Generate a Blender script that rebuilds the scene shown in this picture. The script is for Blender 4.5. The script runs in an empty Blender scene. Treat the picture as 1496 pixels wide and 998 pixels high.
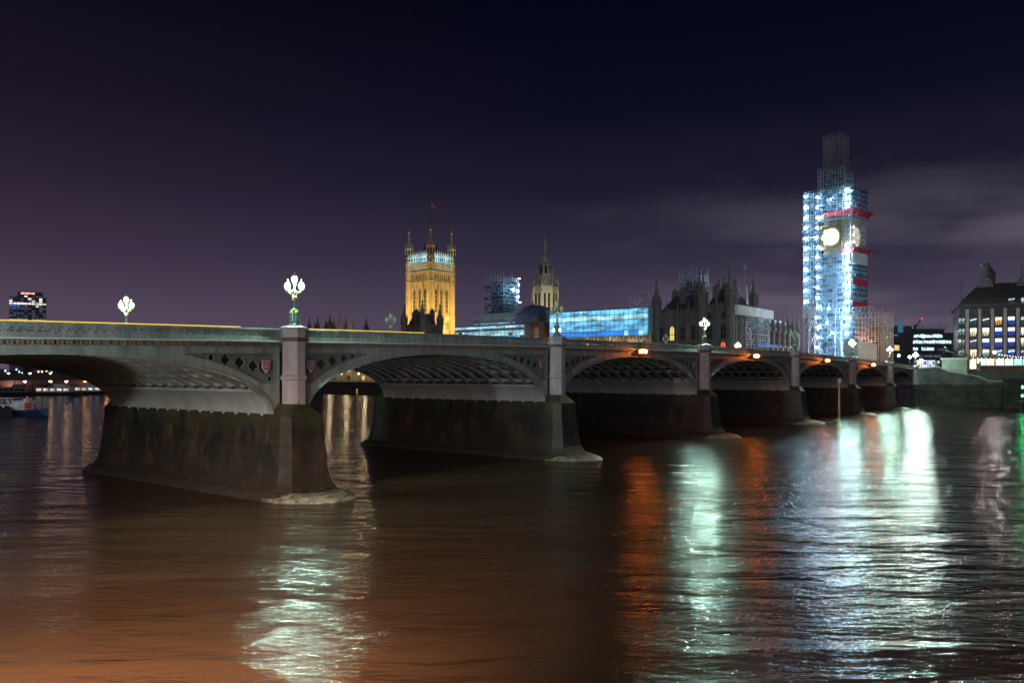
import bpy, math, random
from mathutils import Vector, Matrix
random.seed(7)
R = math.radians
sc = bpy.context.scene
C = sc.collection
PI = math.pi

# ------------------------------------------------------------------ camera
CAM_Z = 9.2
cam = bpy.data.cameras.new("camera"); co = bpy.data.objects.new("camera", cam); C.objects.link(co)
co.location = (0, 0, CAM_Z); co.rotation_euler = (R(90), 0, 0)
cam.sensor_width = 36; cam.lens = 27.67; cam.shift_y = 48/1496
cam.clip_start = 0.5; cam.clip_end = 9000
sc.camera = co
# ------------------------------------------------------------------ world: night sky with city glow
w = bpy.data.worlds.new("World"); sc.world = w; w.use_nodes = True
N = w.node_tree.nodes; L = w.node_tree.links
bg = N["Background"]
def wn(t, **k):
    n = N.new(t)
    for a, b in k.items(): setattr(n, a, b)
    return n
tc = wn("ShaderNodeTexCoord"); sep = wn("ShaderNodeSeparateXYZ"); L.new(tc.outputs["Generated"], sep.inputs[0])
ramp = wn("ShaderNodeValToRGB"); e = ramp.color_ramp.elements
e[0].position = 0.0; e[0].color = (0.088, 0.072, 0.108, 1)
e[1].position = 1.0; e[1].color = (0.0008, 0.0012, 0.004, 1)
for p, c in ((0.07, (0.068, 0.055, 0.090)), (0.14, (0.033, 0.027, 0.052)), (0.22, (0.0125, 0.0115, 0.027)), (0.31, (0.0040, 0.0045, 0.014)), (0.43, (0.0012, 0.0018, 0.0070))):
    x = e.new(p); x.color = (*c, 1)
L.new(sep.outputs["Z"], ramp.inputs[0])
# warm purple city glow, stronger in the south east (towards -X)
gl = wn("ShaderNodeMapRange"); gl.inputs["From Min"].default_value = 0.05; gl.inputs["From Max"].default_value = -0.62
gl.inputs["To Min"].default_value = 0; gl.inputs["To Max"].default_value = 1
L.new(sep.outputs["X"], gl.inputs["Value"])
gz = wn("ShaderNodeMapRange"); gz.inputs["From Min"].default_value = 0.48; gz.inputs["From Max"].default_value = 0.0
L.new(sep.outputs["Z"], gz.inputs["Value"])
gm = wn("ShaderNodeMath", operation="MULTIPLY"); L.new(gl.outputs[0], gm.inputs[0]); L.new(gz.outputs[0], gm.inputs[1])
gadd = wn("ShaderNodeMix", data_type="RGBA", blend_type="ADD"); L.new(gm.outputs[0], gadd.inputs["Factor"])
L.new(ramp.outputs[0], gadd.inputs["A"]); gadd.inputs["B"].default_value = (0.022, 0.007, 0.009, 1)
# streaky clouds near the horizon on the right
mp = wn("ShaderNodeMapping"); mp.inputs["Scale"].default_value = (1.5, 1.5, 6.5); mp.inputs["Rotation"].default_value = (0, R(24), 0)
L.new(tc.outputs["Generated"], mp.inputs[0])
cn = wn("ShaderNodeTexNoise"); cn.inputs["Scale"].default_value = 1.9; cn.inputs["Detail"].default_value = 4; cn.inputs["Roughness"].default_value = 0.5
L.new(mp.outputs[0], cn.inputs["Vector"])
cr = wn("ShaderNodeMapRange"); cr.interpolation_type = "SMOOTHSTEP"
cr.inputs["From Min"].default_value = 0.42; cr.inputs["From Max"].default_value = 0.72; L.new(cn.outputs[0], cr.inputs["Value"])
cx_ = wn("ShaderNodeMapRange"); cx_.inputs["From Min"].default_value = 0.0; cx_.inputs["From Max"].default_value = 0.45; L.new(sep.outputs["X"], cx_.inputs["Value"])
cz_ = wn("ShaderNodeMapRange"); cz_.interpolation_type = "SMOOTHSTEP"; cz_.inputs["From Min"].default_value = 0.30; cz_.inputs["From Max"].default_value = 0.10; L.new(sep.outputs["Z"], cz_.inputs["Value"])
m1 = wn("ShaderNodeMath", operation="MULTIPLY"); L.new(cr.outputs[0], m1.inputs[0]); L.new(cx_.outputs[0], m1.inputs[1])
m2 = wn("ShaderNodeMath", operation="MULTIPLY"); L.new(m1.outputs[0], m2.inputs[0]); L.new(cz_.outputs[0], m2.inputs[1])
cadd = wn("ShaderNodeMix", data_type="RGBA", blend_type="ADD"); L.new(m2.outputs[0], cadd.inputs["Factor"])
L.new(gadd.outputs["Result"], cadd.inputs["A"]); cadd.inputs["B"].default_value = (0.095, 0.080, 0.090, 1)
L.new(cadd.outputs["Result"], bg.inputs["Color"]); bg.inputs["Strength"].default_value = 1.0
# ------------------------------------------------------------------ general lights
def mklight(kind, name, loc, energy, color, size=0.3, rot=None, target=None, spot=None, blend=0.6):
    l = bpy.data.lights.new(name, kind); l.energy = energy; l.color = color
    if kind in ("POINT", "SPOT"): l.shadow_soft_size = size
    if kind == "SPOT": l.spot_size = R(spot or 60); l.spot_blend = blend
    o = bpy.data.objects.new(name, l); C.objects.link(o); o.location = loc
    if target is not None:
        o.rotation_euler = (Vector(target)-Vector(loc)).to_track_quat("-Z", "Y").to_euler()
    if rot: o.rotation_euler = rot
    return o
sunl = mklight("SUN", "city_glow_sun", (0, -40, 60), 0.26, (0.95, 0.86, 1.0), rot=(R(66), 0, R(-8)))
sunl.data.angle = R(40)
# street lamps of the south bank walk beside the camera (their posts are built below)
_u = (0.6216, 0.7834)      # along the bridge; the walk follows the bank at right angles to it
BANK_LAMPS = []
for q_y, en, colr in ((-11, 20000, (0.90, 1.0, 0.94)), (-38, 230000, (1.0, 0.63, 0.40)), (-64, 38000, (0.90, 0.96, 0.92))):
    lx, ly = -16.72-39.5*_u[0]-q_y*_u[1], 60.2-39.5*_u[1]+q_y*_u[0]
    BANK_LAMPS.append((lx, ly, 10.6)); mklight("SPOT", "bank_lamp_light", (lx, ly, 10.6), en, colr, 0.3, target={-11: (-14, 62, 9.5), -38: (-13, 18, 0), -64: (22, 100, 12)}[q_y], spot={-11: 95, -38: 86, -64: 60}[q_y], blend={-11: 0.5, -38: 1.0, -64: 0.5}[q_y])
sc.view_settings.view_transform = "Standard"; sc.view_settings.look = "None"
sc.view_settings.exposure = 0; sc.view_settings.gamma = 1; sc.view_settings.use_curve_mapping = False
cy = sc.cycles
cy.max_bounces = 5; cy.diffuse_bounces = 2; cy.glossy_bounces = 3; cy.transparent_max_bounces = 10
cy.caustics_reflective = False; cy.caustics_refractive = False
cy.sample_clamp_indirect = 40; cy.use_denoising = True
# ------------------------------------------------------------------ materials
_m = {}
def mat(name, col, rough=0.7, metal=0.0, var=0.25, scale=1.0, emit=None, es=0.0, bump=0.0, col2=None, stretch=None, spec=0.5):
    if name in _m: return _m[name]
    m = bpy.data.materials.new(name); m.use_nodes = True; _m[name] = m
    nt = m.node_tree; b = nt.nodes["Principled BSDF"]
    b.inputs["Roughness"].default_value = rough; b.inputs["Metallic"].default_value = metal
    b.inputs["Specular IOR Level"].default_value = spec
    t = nt.nodes.new("ShaderNodeTexCoord"); mpn = nt.nodes.new("ShaderNodeMapping")
    nt.links.new(t.outputs["Object"], mpn.inputs[0])
    if stretch: mpn.inputs["Scale"].default_value = stretch
    n = nt.nodes.new("ShaderNodeTexNoise"); n.inputs["Scale"].default_value = scale; n.inputs["Detail"].default_value = 5
    n.inputs["Roughness"].default_value = 0.65
    nt.links.new(mpn.outputs[0], n.inputs["Vector"])
    r = nt.nodes.new("ShaderNodeValToRGB")
    c2 = col2 or tuple(x*(1-var) for x in col)
    r.color_ramp.elements[0].position = 0.35; r.color_ramp.elements[1].position = 0.65
    r.color_ramp.elements[0].color = (*c2, 1); r.color_ramp.elements[1].color = (*[min(1, x*(1+var*0.5)) for x in col], 1)
    nt.links.new(n.outputs[0], r.inputs[0]); nt.links.new(r.outputs[0], b.inputs["Base Color"])
    if emit:
        b.inputs["Emission Color"].default_value = (*emit, 1); b.inputs["Emission Strength"].default_value = es
    if bump:
        bn = nt.nodes.new("ShaderNodeBump"); bn.inputs["Strength"].default_value = bump; bn.inputs["Distance"].default_value = 0.1
        nt.links.new(n.outputs[0], bn.inputs["Height"]); nt.links.new(bn.outputs[0], b.inputs["Normal"])
    return m
def glow(name, col, es, var=0.0, scale=1.0, stretch=None, dark=(0.02, 0.02, 0.03), lo=0.35, hi=0.65):
    """a thing that gives off light: lamp, lit window, backlit sheet; its brightness varies as the room or sheet behind does"""
    if name in _m: return _m[name]
    m = bpy.data.materials.new(name); m.use_nodes = True; _m[name] = m
    nt = m.node_tree; b = nt.nodes["Principled BSDF"]
    b.inputs["Base Color"].default_value = (*dark, 1); b.inputs["Roughness"].default_value = 0.3
    b.inputs["Emission Strength"].default_value = es
    if var:
        t = nt.nodes.new("ShaderNodeTexCoord"); mpn = nt.nodes.new("ShaderNodeMapping"); nt.links.new(t.outputs["Object"], mpn.inputs[0])
        if stretch: mpn.inputs["Scale"].default_value = stretch
        n = nt.nodes.new("ShaderNodeTexNoise"); n.inputs["Scale"].default_value = scale; n.inputs["Detail"].default_value = 4
        nt.links.new(mpn.outputs[0], n.inputs["Vector"])
        r = nt.nodes.new("ShaderNodeValToRGB")
        r.color_ramp.elements[0].position = lo; r.color_ramp.elements[1].position = hi
        r.color_ramp.elements[0].color = (*[x*(1-var) for x in col], 1); r.color_ramp.elements[1].color = (*col, 1)
        nt.links.new(n.outputs[0], r.inputs[0]); nt.links.new(r.outputs[0], b.inputs["Emission Color"])
    else:
        b.inputs["Emission Color"].default_value = (*col, 1)
    return m
def net(name, col, alpha, scale=1.5):
    if name in _m: return _m[name]
    m = bpy.data.materials.new(name); m.use_nodes = True; _m[name] = m
    nt = m.node_tree; nt.nodes.clear(); nn = nt.nodes.new; lk = nt.links.new
    out = nn("ShaderNodeOutputMaterial"); mx = nn("ShaderNodeMixShader"); tr = nn("ShaderNodeBsdfTransparent")
    ad = nn("ShaderNodeMixShader"); df = nn("ShaderNodeBsdfDiffuse"); tl = nn("ShaderNodeBsdfTranslucent")
    df.inputs[0].default_value = (*col, 1); tl.inputs[0].default_value = (*col, 1)
    ad.inputs[0].default_value = 0.6; lk(df.outputs[0], ad.inputs[1]); lk(tl.outputs[0], ad.inputs[2])
    t = nn("ShaderNodeTexCoord"); n = nn("ShaderNodeTexNoise"); n.inputs["Scale"].default_value = scale; n.inputs["Detail"].default_value = 5
    lk(t.outputs["Object"], n.inputs["Vector"])
    mr = nn("ShaderNodeMapRange"); mr.inputs["From Min"].default_value = 0.35; mr.inputs["From Max"].default_value = 0.65
    mr.inputs["To Min"].default_value = max(0, alpha-0.3); mr.inputs["To Max"].default_value = min(1, alpha+0.3); lk(n.outputs[0], mr.inputs["Value"])
    lk(mr.outputs[0], mx.inputs[0]); lk(tr.outputs[0], mx.inputs[1]); lk(ad.outputs[0], mx.inputs[2]); lk(mx.outputs[0], out.inputs[0])
    return m

PAINT = mat("bridge_paint", (0.26, 0.295, 0.283), 0.5, 0, 0.38, 1.1, stretch=(1, 1, 0.22), bump=0.05)
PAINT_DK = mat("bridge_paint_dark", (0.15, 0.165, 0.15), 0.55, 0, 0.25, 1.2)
PAINT_LT = mat("bridge_paint_light", (0.55, 0.60, 0.57), 0.4, 0, 0.15, 1.0)
RIBM = mat("arch_rib_paint", (0.30, 0.30, 0.295), 0.6, 0, 0.3, 0.8)
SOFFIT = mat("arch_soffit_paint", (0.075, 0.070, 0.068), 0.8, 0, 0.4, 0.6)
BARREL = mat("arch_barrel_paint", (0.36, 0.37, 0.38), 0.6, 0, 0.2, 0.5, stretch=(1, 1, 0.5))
RUST = mat("rosette_orange", (0.42, 0.16, 0.05), 0.6, 0, 0.5, 2.3)
TURRET = mat("pink_granite", (0.38, 0.325, 0.335), 0.7, 0, 0.22, 1.6, stretch=(1, 1, 0.3), bump=0.15)
TURRET_DK = mat("stained_granite", (0.13, 0.10, 0.095), 0.8, 0, 0.3, 2.0)
ASPH = mat("asphalt", (0.06, 0.06, 0.062), 0.85, 0, 0.25, 1.0)
PAVE = mat("paving_stone", (0.28, 0.27, 0.25), 0.8, 0, 0.2, 0.8)
GREEN = mat("lamp_green_iron", (0.09, 0.20, 0.15), 0.4, 0.3, 0.2, 4)
GOLD = mat("gilded_iron", (0.75, 0.60, 0.20), 0.3, 0.7, 0.2, 6)
GLASS_OFF = mat("lantern_glass_unlit", (0.42, 0.55, 0.47), 0.2, 0, 0.2, 6)
def frosted(name, col, es, tr):
    m = bpy.data.materials.new(name); m.use_nodes = True; nt = m.node_tree; nt.nodes.clear(); nn = nt.nodes.new
    o = nn("ShaderNodeOutputMaterial"); x = nn("ShaderNodeMixShader"); t = nn("ShaderNodeBsdfTransparent"); e_ = nn("ShaderNodeEmission")
    e_.inputs[0].default_value = (*col, 1); e_.inputs[1].default_value = es; x.inputs[0].default_value = 1-tr
    nt.links.new(t.outputs[0], x.inputs[1]); nt.links.new(e_.outputs[0], x.inputs[2]); nt.links.new(x.outputs[0], o.inputs[0]); return m
LAMP_ON = frosted("lantern_glass_lit", (0.80, 1.0, 0.90), 3.2, 0.62)
MANTLE = glow("lamp_mantle", (0.62, 1.0, 0.80), 11500)
LAMP_FAR = glow("lantern_glass_lit_white", (0.86, 1.0, 0.86), 150)
AMBER = glow("amber_lamp", (1.0, 0.20, 0.02), 210)
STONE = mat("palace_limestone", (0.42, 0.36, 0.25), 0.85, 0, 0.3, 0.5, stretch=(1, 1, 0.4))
STONE_DK = mat("sooty_limestone", (0.155, 0.135, 0.145), 0.9, 0, 0.35, 0.4, stretch=(1, 1, 0.3))  # darker limestone of the pavilions and pinnacles
SLATE = mat("dark_slate", (0.06, 0.058, 0.065), 0.6, 0, 0.3, 0.8)
GLASS_DK = mat("dark_glass", (0.02, 0.022, 0.028), 0.15, 0, 0.2, 1)
STEEL = mat("scaffold_steel", (0.50, 0.52, 0.55), 0.45, 0.4, 0.3, 1)
BOARD = mat("scaffold_board", (0.20, 0.23, 0.27), 0.8, 0, 0.4, 0.7)
SHEET_W = mat("white_sheeting", (0.70, 0.70, 0.75), 0.7, 0, 0.25, 0.3)
BRONZE = mat("dark_bronze", (0.04, 0.045, 0.042), 0.4, 0.5, 0.3, 2)
RED = mat("red_netting", (0.45, 0.02, 0.05), 0.6, 0, 0.3, 1.2)

def granite_mat():
    m = bpy.data.materials.new("weathered_granite"); m.use_nodes = True; nt = m.node_tree; nn = nt.nodes.new; lk = nt.links.new
    b = nt.nodes["Principled BSDF"]; b.inputs["Roughness"].default_value = 0.62
    t = nn("ShaderNodeTexCoord"); 
    mp1 = nn("ShaderNodeMapping"); mp1.inputs["Scale"].default_value = (0.75, 0.55, 0.22); lk(t.outputs["Object"], mp1.inputs[0])
    n1 = nn("ShaderNodeTexNoise"); n1.inputs["Scale"].default_value = 1.0; n1.inputs["Detail"].default_value = 7; n1.inputs["Roughness"].default_value = 0.66; lk(mp1.outputs[0], n1.inputs["Vector"])
    r1 = nn("ShaderNodeValToRGB"); es = r1.color_ramp.elements
    es[0].position = 0.40; es[0].color = (0.012, 0.014, 0.012, 1); es[1].position = 0.74; es[1].color = (0.30, 0.17, 0.10, 1)
    for p, c in ((0.50, (0.028, 0.025, 0.018)), (0.58, (0.050, 0.038, 0.026)), (0.66, (0.10, 0.062, 0.038))):
        x = es.new(p); x.color = (*c, 1)
    lk(n1.outputs[0], r1.inputs[0])
    n2 = nn("ShaderNodeTexNoise"); n2.inputs["Scale"].default_value = 0.9; n2.inputs["Detail"].default_value = 6; lk(t.outputs["Object"], n2.inputs["Vector"])
    sp = nn("ShaderNodeSeparateXYZ"); lk(t.outputs["Object"], sp.inputs[0])
    # moss grows along the top course
    mr = nn("ShaderNodeMapRange"); mr.inputs["From Min"].default_value = 2.6; mr.inputs["From Max"].default_value = 6.6; lk(sp.outputs["Z"], mr.inputs["Value"])
    ad = nn("ShaderNodeMath"); ad.operation = "ADD"; lk(mr.outputs[0], ad.inputs[0]); lk(n2.outputs[0], ad.inputs[1])
    m2 = nn("ShaderNodeMapRange"); m2.inputs["From Min"].default_value = 0.90; m2.inputs["From Max"].default_value = 1.6; lk(ad.outputs[0], m2.inputs["Value"])
    mx = nn("ShaderNodeMix"); mx.data_type = "RGBA"; lk(m2.outputs[0], mx.inputs["Factor"]); lk(r1.outputs[0], mx.inputs["A"])
    mx.inputs["B"].default_value = (0.066, 0.072, 0.030, 1)
    n3 = nn("ShaderNodeTexNoise"); n3.inputs["Scale"].default_value = 0.42; n3.inputs["Detail"].default_value = 8; n3.inputs["Roughness"].default_value = 0.7; n3.inputs["Distortion"].default_value = 0.6
    mp3 = nn("ShaderNodeMapping"); mp3.inputs["Scale"].default_value = (1, 1, 0.55); mp3.inputs["Location"].default_value = (3.7, 1.2, 5.1); lk(t.outputs["Object"], mp3.inputs[0]); lk(mp3.outputs[0], n3.inputs["Vector"])
    r3 = nn("ShaderNodeMapRange"); r3.inputs["From Min"].default_value = 0.56; r3.inputs["From Max"].default_value = 0.66; lk(n3.outputs[0], r3.inputs["Value"])
    mx3 = nn("ShaderNodeMix"); mx3.data_type = "RGBA"; lk(r3.outputs[0], mx3.inputs["Factor"]); lk(mx.outputs["Result"], mx3.inputs["A"]); mx3.inputs["B"].default_value = (0.085, 0.062, 0.042, 1)
    r4 = nn("ShaderNodeMapRange"); r4.inputs["From Min"].default_value = 0.46; r4.inputs["From Max"].default_value = 0.36; lk(n3.outputs[0], r4.inputs["Value"])
    mx4 = nn("ShaderNodeMix"); mx4.data_type = "RGBA"; lk(r4.outputs[0], mx4.inputs["Factor"]); lk(mx3.outputs["Result"], mx4.inputs["A"]); mx4.inputs["B"].default_value = (0.012, 0.012, 0.012, 1)
    mx = mx4
    # tidal wet band near the water
    m3 = nn("ShaderNodeMapRange"); m3.inputs["From Min"].default_value = 3.0; m3.inputs["From Max"].default_value = 0.6; lk(sp.outputs["Z"], m3.inputs["Value"])
    m4 = nn("ShaderNodeMath"); m4.operation = "MULTIPLY"; lk(m3.outputs[0], m4.inputs[0]); m4.inputs[1].default_value = 0.6
    mx2 = nn("ShaderNodeMix"); mx2.data_type = "RGBA"; lk(m4.outputs[0], mx2.inputs["Factor"]); lk(mx.outputs["Result"], mx2.inputs["A"]); mx2.inputs["B"].default_value = (0.040, 0.028, 0.022, 1)
    # coursed blocks
    br = nn("ShaderNodeTexBrick"); br.inputs["Scale"].default_value = 1.0; br.inputs["Brick Width"].default_value = 1.4; br.inputs["Row Height"].default_value = 0.55; br.inputs["Mortar Size"].default_value = 0.02
    br.inputs["Color1"].default_value = (1, 1, 1, 1); br.inputs["Color2"].default_value = (0.85, 0.85, 0.85, 1); br.inputs["Mortar"].default_value = (0, 0, 0, 1)
    cmb = nn("ShaderNodeCombineXYZ"); sxy = nn("ShaderNodeMath"); sxy.operation = "ADD"; lk(sp.outputs["X"], sxy.inputs[0]); lk(sp.outputs["Y"], sxy.inputs[1])
    lk(sxy.outputs[0], cmb.inputs[0]); lk(sp.outputs["Z"], cmb.inputs[1]); lk(cmb.outputs[0], br.inputs["Vector"])
    jr = nn("ShaderNodeMapRange"); jr.inputs["To Min"].default_value = 0.30; jr.inputs["To Max"].default_value = 0.72; lk(br.outputs[0], jr.inputs["Value"])
    jm = nn("ShaderNodeMix"); jm.data_type = "RGBA"; jm.blend_type = "MULTIPLY"; jm.inputs["Factor"].default_value = 1.0; lk(mx2.outputs["Result"], jm.inputs["A"]); lk(jr.outputs[0], jm.inputs["B"]); lk(jm.outputs["Result"], b.inputs["Base Color"])
    mm = nn("ShaderNodeMath"); mm.operation = "MULTIPLY_ADD"; lk(n1.outputs[0], mm.inputs[0]); mm.inputs[1].default_value = 0.8; lk(br.outputs[0], mm.inputs[2])
    bp = nn("ShaderNodeBump"); bp.inputs["Strength"].default_value = 0.35; bp.inputs["Distance"].default_value = 0.06; lk(mm.outputs[0], bp.inputs["Height"]); lk(bp.outputs[0], b.inputs["Normal"])
    return m
GRANITE = granite_mat()
FOOT = mat("wet_footing_stone", (0.045, 0.038, 0.028), 0.45, 0, 0.6, 1.6, bump=0.6, stretch=(1, 2, 2))
APRON = mat("pale_apron_rubble", (0.24, 0.24, 0.19), 0.4, 0, 0.8, 1.3, bump=1.0, stretch=(1, 2, 3))  # pale colour paints the lamp light on the footing's near end
def brickwall(name, c1, c2, mortar, bw, rh, sc_=1.0, ms=0.02):
    if name in _m: return _m[name]
    m = bpy.data.materials.new(name); m.use_nodes = True; _m[name] = m; nt = m.node_tree; nn = nt.nodes.new; lk = nt.links.new
    b = nt.nodes["Principled BSDF"]; b.inputs["Roughness"].default_value = 0.85
    t = nn("ShaderNodeTexCoord"); sp = nn("ShaderNodeSeparateXYZ"); lk(t.outputs["Object"], sp.inputs[0])
    s = nn("ShaderNodeMath"); s.operation = "ADD"; lk(sp.outputs["X"], s.inputs[0]); lk(sp.outputs["Y"], s.inputs[1])
    cb = nn("ShaderNodeCombineXYZ"); lk(s.outputs[0], cb.inputs[0]); lk(sp.outputs["Z"], cb.inputs[1])
    br = nn("ShaderNodeTexBrick"); lk(cb.outputs[0], br.inputs["Vector"]); br.inputs["Scale"].default_value = sc_
    br.inputs["Brick Width"].default_value = bw; br.inputs["Row Height"].default_value = rh; br.inputs["Mortar Size"].default_value = ms
    br.inputs["Color1"].default_value = (*c1, 1); br.inputs["Color2"].default_value = (*c2, 1); br.inputs["Mortar"].default_value = (*mortar, 1)
    n = nn("ShaderNodeTexNoise"); n.inputs["Scale"].default_value = 0.35; n.inputs["Detail"].default_value = 6; lk(t.outputs["Object"], n.inputs["Vector"])
    mr = nn("ShaderNodeMapRange"); mr.inputs["From Min"].default_value = 0.35; mr.inputs["From Max"].default_value = 0.7; mr.inputs["To Min"].default_value = 0.45; mr.inputs["To Max"].default_value = 1.15; lk(n.outputs[0], mr.inputs["Value"])
    mx = nn("ShaderNodeMix"); mx.data_type = "RGBA"; mx.blend_type = "MULTIPLY"; mx.inputs["Factor"].default_value = 1
    lk(br.outputs[0], mx.inputs["A"]); lk(mr.outputs[0], mx.inputs["B"]); lk(mx.outputs["Result"], b.inputs["Base Color"])
    return m
ASHLAR = brickwall("ashlar_wall", (0.17, 0.155, 0.165), (0.125, 0.115, 0.125), (0.08, 0.08, 0.08), 1.5, 0.7, ms=0.04)
RIVERWALL = brickwall("slimy_river_wall", (0.075, 0.07, 0.055), (0.05, 0.048, 0.04), (0.02, 0.02, 0.02), 1.8, 0.8, ms=0.04)
BRICK = brickwall("red_brick", (0.20, 0.085, 0.055), (0.15, 0.065, 0.045), (0.12, 0.10, 0.09), 0.9, 0.35, ms=0.03)

# ------------------------------------------------------------------ mesh builder
class MB:
    def __init__(s): s.v = []; s.f = []; s.mi = []; s.cm = 0
    def add(s, vs, fs):
        b = len(s.v); s.v += [tuple(p) for p in vs]; s.f += [tuple(b+i for i in f) for f in fs]; s.mi += [s.cm]*len(fs); return s
    def hexa(s, p): return s.add(p, [(0,3,2,1),(4,5,6,7),(0,1,5,4),(1,2,6,5),(2,3,7,6),(3,0,4,7)])
    def box(s, x0, x1, y0, y1, z0, z1):
        return s.hexa([(x0,y0,z0),(x1,y0,z0),(x1,y1,z0),(x0,y1,z0),(x0,y0,z1),(x1,y0,z1),(x1,y1,z1),(x0,y1,z1)])
    def fbox(s, F, u0, u1, w0, w1, z0, z1):
        return s.hexa([F(u0,w0,z0),F(u1,w0,z0),F(u1,w1,z0),F(u0,w1,z0),F(u0,w0,z1),F(u1,w0,z1),F(u1,w1,z1),F(u0,w1,z1)])
    def bar(s, p, q, a, b=None):
        p = Vector(p); q = Vector(q); d = (q-p)
        if d.length < 1e-6: return s
        d.normalize(); up = Vector((0,0,1)) if abs(d.z) < 0.95 else Vector((1,0,0))
        x = d.cross(up).normalized()*a/2; y = d.cross(x).normalized()*(b or a)/2
        return s.hexa([p-x-y,p+x-y,p+x+y,p-x+y,q-x-y,q+x-y,q+x+y,q-x+y])
    def tube(s, pts, r, n=8):
        pts = [Vector(p) for p in pts]; rs = r if isinstance(r, (list, tuple)) else [r]*len(pts)
        rings = []
        for i, p in enumerate(pts):
            d = (pts[min(i+1, len(pts)-1)]-pts[max(i-1, 0)]).normalized()
            up = Vector((0,0,1)) if abs(d.z) < 0.9 else Vector((1,0,0))
            x = d.cross(up).normalized(); y = d.cross(x)
            rings.append([p+x*math.cos(2*PI*k/n)*rs[i]+y*math.sin(2*PI*k/n)*rs[i] for k in range(n)])
        return s.loft(rings)
    def loft(s, rings, cap=True):
        n = len(rings[0]); vs = [p for r in rings for p in r]; fs = []
        for i in range(len(rings)-1):
            for k in range(n): fs.append((i*n+k, i*n+(k+1) % n, (i+1)*n+(k+1) % n, (i+1)*n+k))
        if cap: fs.append(tuple(reversed(range(n)))); fs.append(tuple((len(rings)-1)*n+k for k in range(n)))
        return s.add(vs, fs)
    def lathe(s, cx, cy, prof, n=12, rot=0.0, sx=1, sy=1):
        return s.loft([[(cx+sx*max(r,1e-3)*math.cos(2*PI*(k+.5)/n+rot), cy+sy*max(r,1e-3)*math.sin(2*PI*(k+.5)/n+rot), z) for k in range(n)] for r, z in prof])
    def prism(s, poly, F, w0, w1):   # poly of (u,z)
        n = len(poly); vs = [F(u, w0, z) for u, z in poly]+[F(u, w1, z) for u, z in poly]
        return s.add(vs, [tuple(range(n)), tuple(reversed(range(n, 2*n)))]+[(k, (k+1) % n, n+(k+1) % n, n+k) for k in range(n)])
    def grid(s, pts, nu):   # open surface
        nv = len(pts)//nu; return s.add(pts, [(j*nu+i, j*nu+i+1, (j+1)*nu+i+1, (j+1)*nu+i) for j in range(nv-1) for i in range(nu-1)])
    def build(s, name, m, parent=None, smooth=False, loc=None, rz=None):
        me = bpy.data.meshes.new(name); me.from_pydata(s.v, [], s.f)
        for x in (m if isinstance(m, (list, tuple)) else [m]): me.materials.append(x)
        if any(s.mi): me.polygons.foreach_set("material_index", s.mi)
        if smooth: me.polygons.foreach_set("use_smooth", [True]*len(me.polygons))
        me.update(); o = bpy.data.objects.new(name, me); C.objects.link(o)
        if parent: o.parent = parent
        if loc: o.location = loc
        if rz is not None: o.rotation_euler = (0, 0, rz)
        return o
def tag(o, label=None, cat=None, group=None, kind=None):
    for k, v in (("label", label), ("category", cat), ("group", group), ("kind", kind)):
        if v: o[k] = v
    return o
def root(name, loc, rz, label, cat, group=None):
    o = bpy.data.objects.new(name, None); C.objects.link(o); o.location = loc; o.rotation_euler = (0, 0, rz)
    return tag(o, label, cat, group)
def copy_tree(o, parent=None):
    c = o.copy(); C.objects.link(c); c.parent = parent
    for ch in list(o.children): copy_tree(ch, c)
    return c
def frame(o, ang):
    """wall frame: u runs along the wall, w points out of it"""
    ca, sa = math.cos(ang), math.sin(ang); ox, oy = o
    return lambda u, w, z: (ox+u*ca+w*sa, oy+u*sa-w*ca, z)

# ------------------------------------------------------------------ bridge frame
F_PX = 1150.0
BA, BB, BC = 428.784, 21.62237, 0.01302321
_bp = BB-748*BC; _Y0 = 1/math.hypot(_bp/F_PX, BC)
DX, DY = _bp/F_PX*_Y0, BC*_Y0
P0 = ((BA-748)/F_PX*_Y0, _Y0)
ANG = math.atan2(DY, DX)
def BW(t, y, z=0): return (P0[0]+t*DX-y*DY, P0[1]+t*DY+y*DX, z)
PIERS = [0, 34.75, 72.8, 112.4, 150.45, 185.2]
T_W, T_E = 215.7, -32.3
def zt(t): return CAM_Z+4.3-1.13e-4*(t-85)**2
CEN = [T_E]+PIERS+[T_W]
SPR = 6.2
SPANS = [(CEN[i]+1.6 if i else CEN[0]+1.0, CEN[i+1]-1.6 if i < 6 else CEN[-1]-1.0) for i in range(7)]
def arch(sp, t, da=0.0, dz=0.0):
    a0, a1 = sp; c = (a0+a1)/2; a = (a1-a0)/2+da; zc = zt(c)-1.95+dz
    u = min(1.0, abs(t-c)/a)
    return SPR+(zc-SPR)*max(0.0, 1-u**2.1)**0.5
W_BR = 26.6
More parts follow.
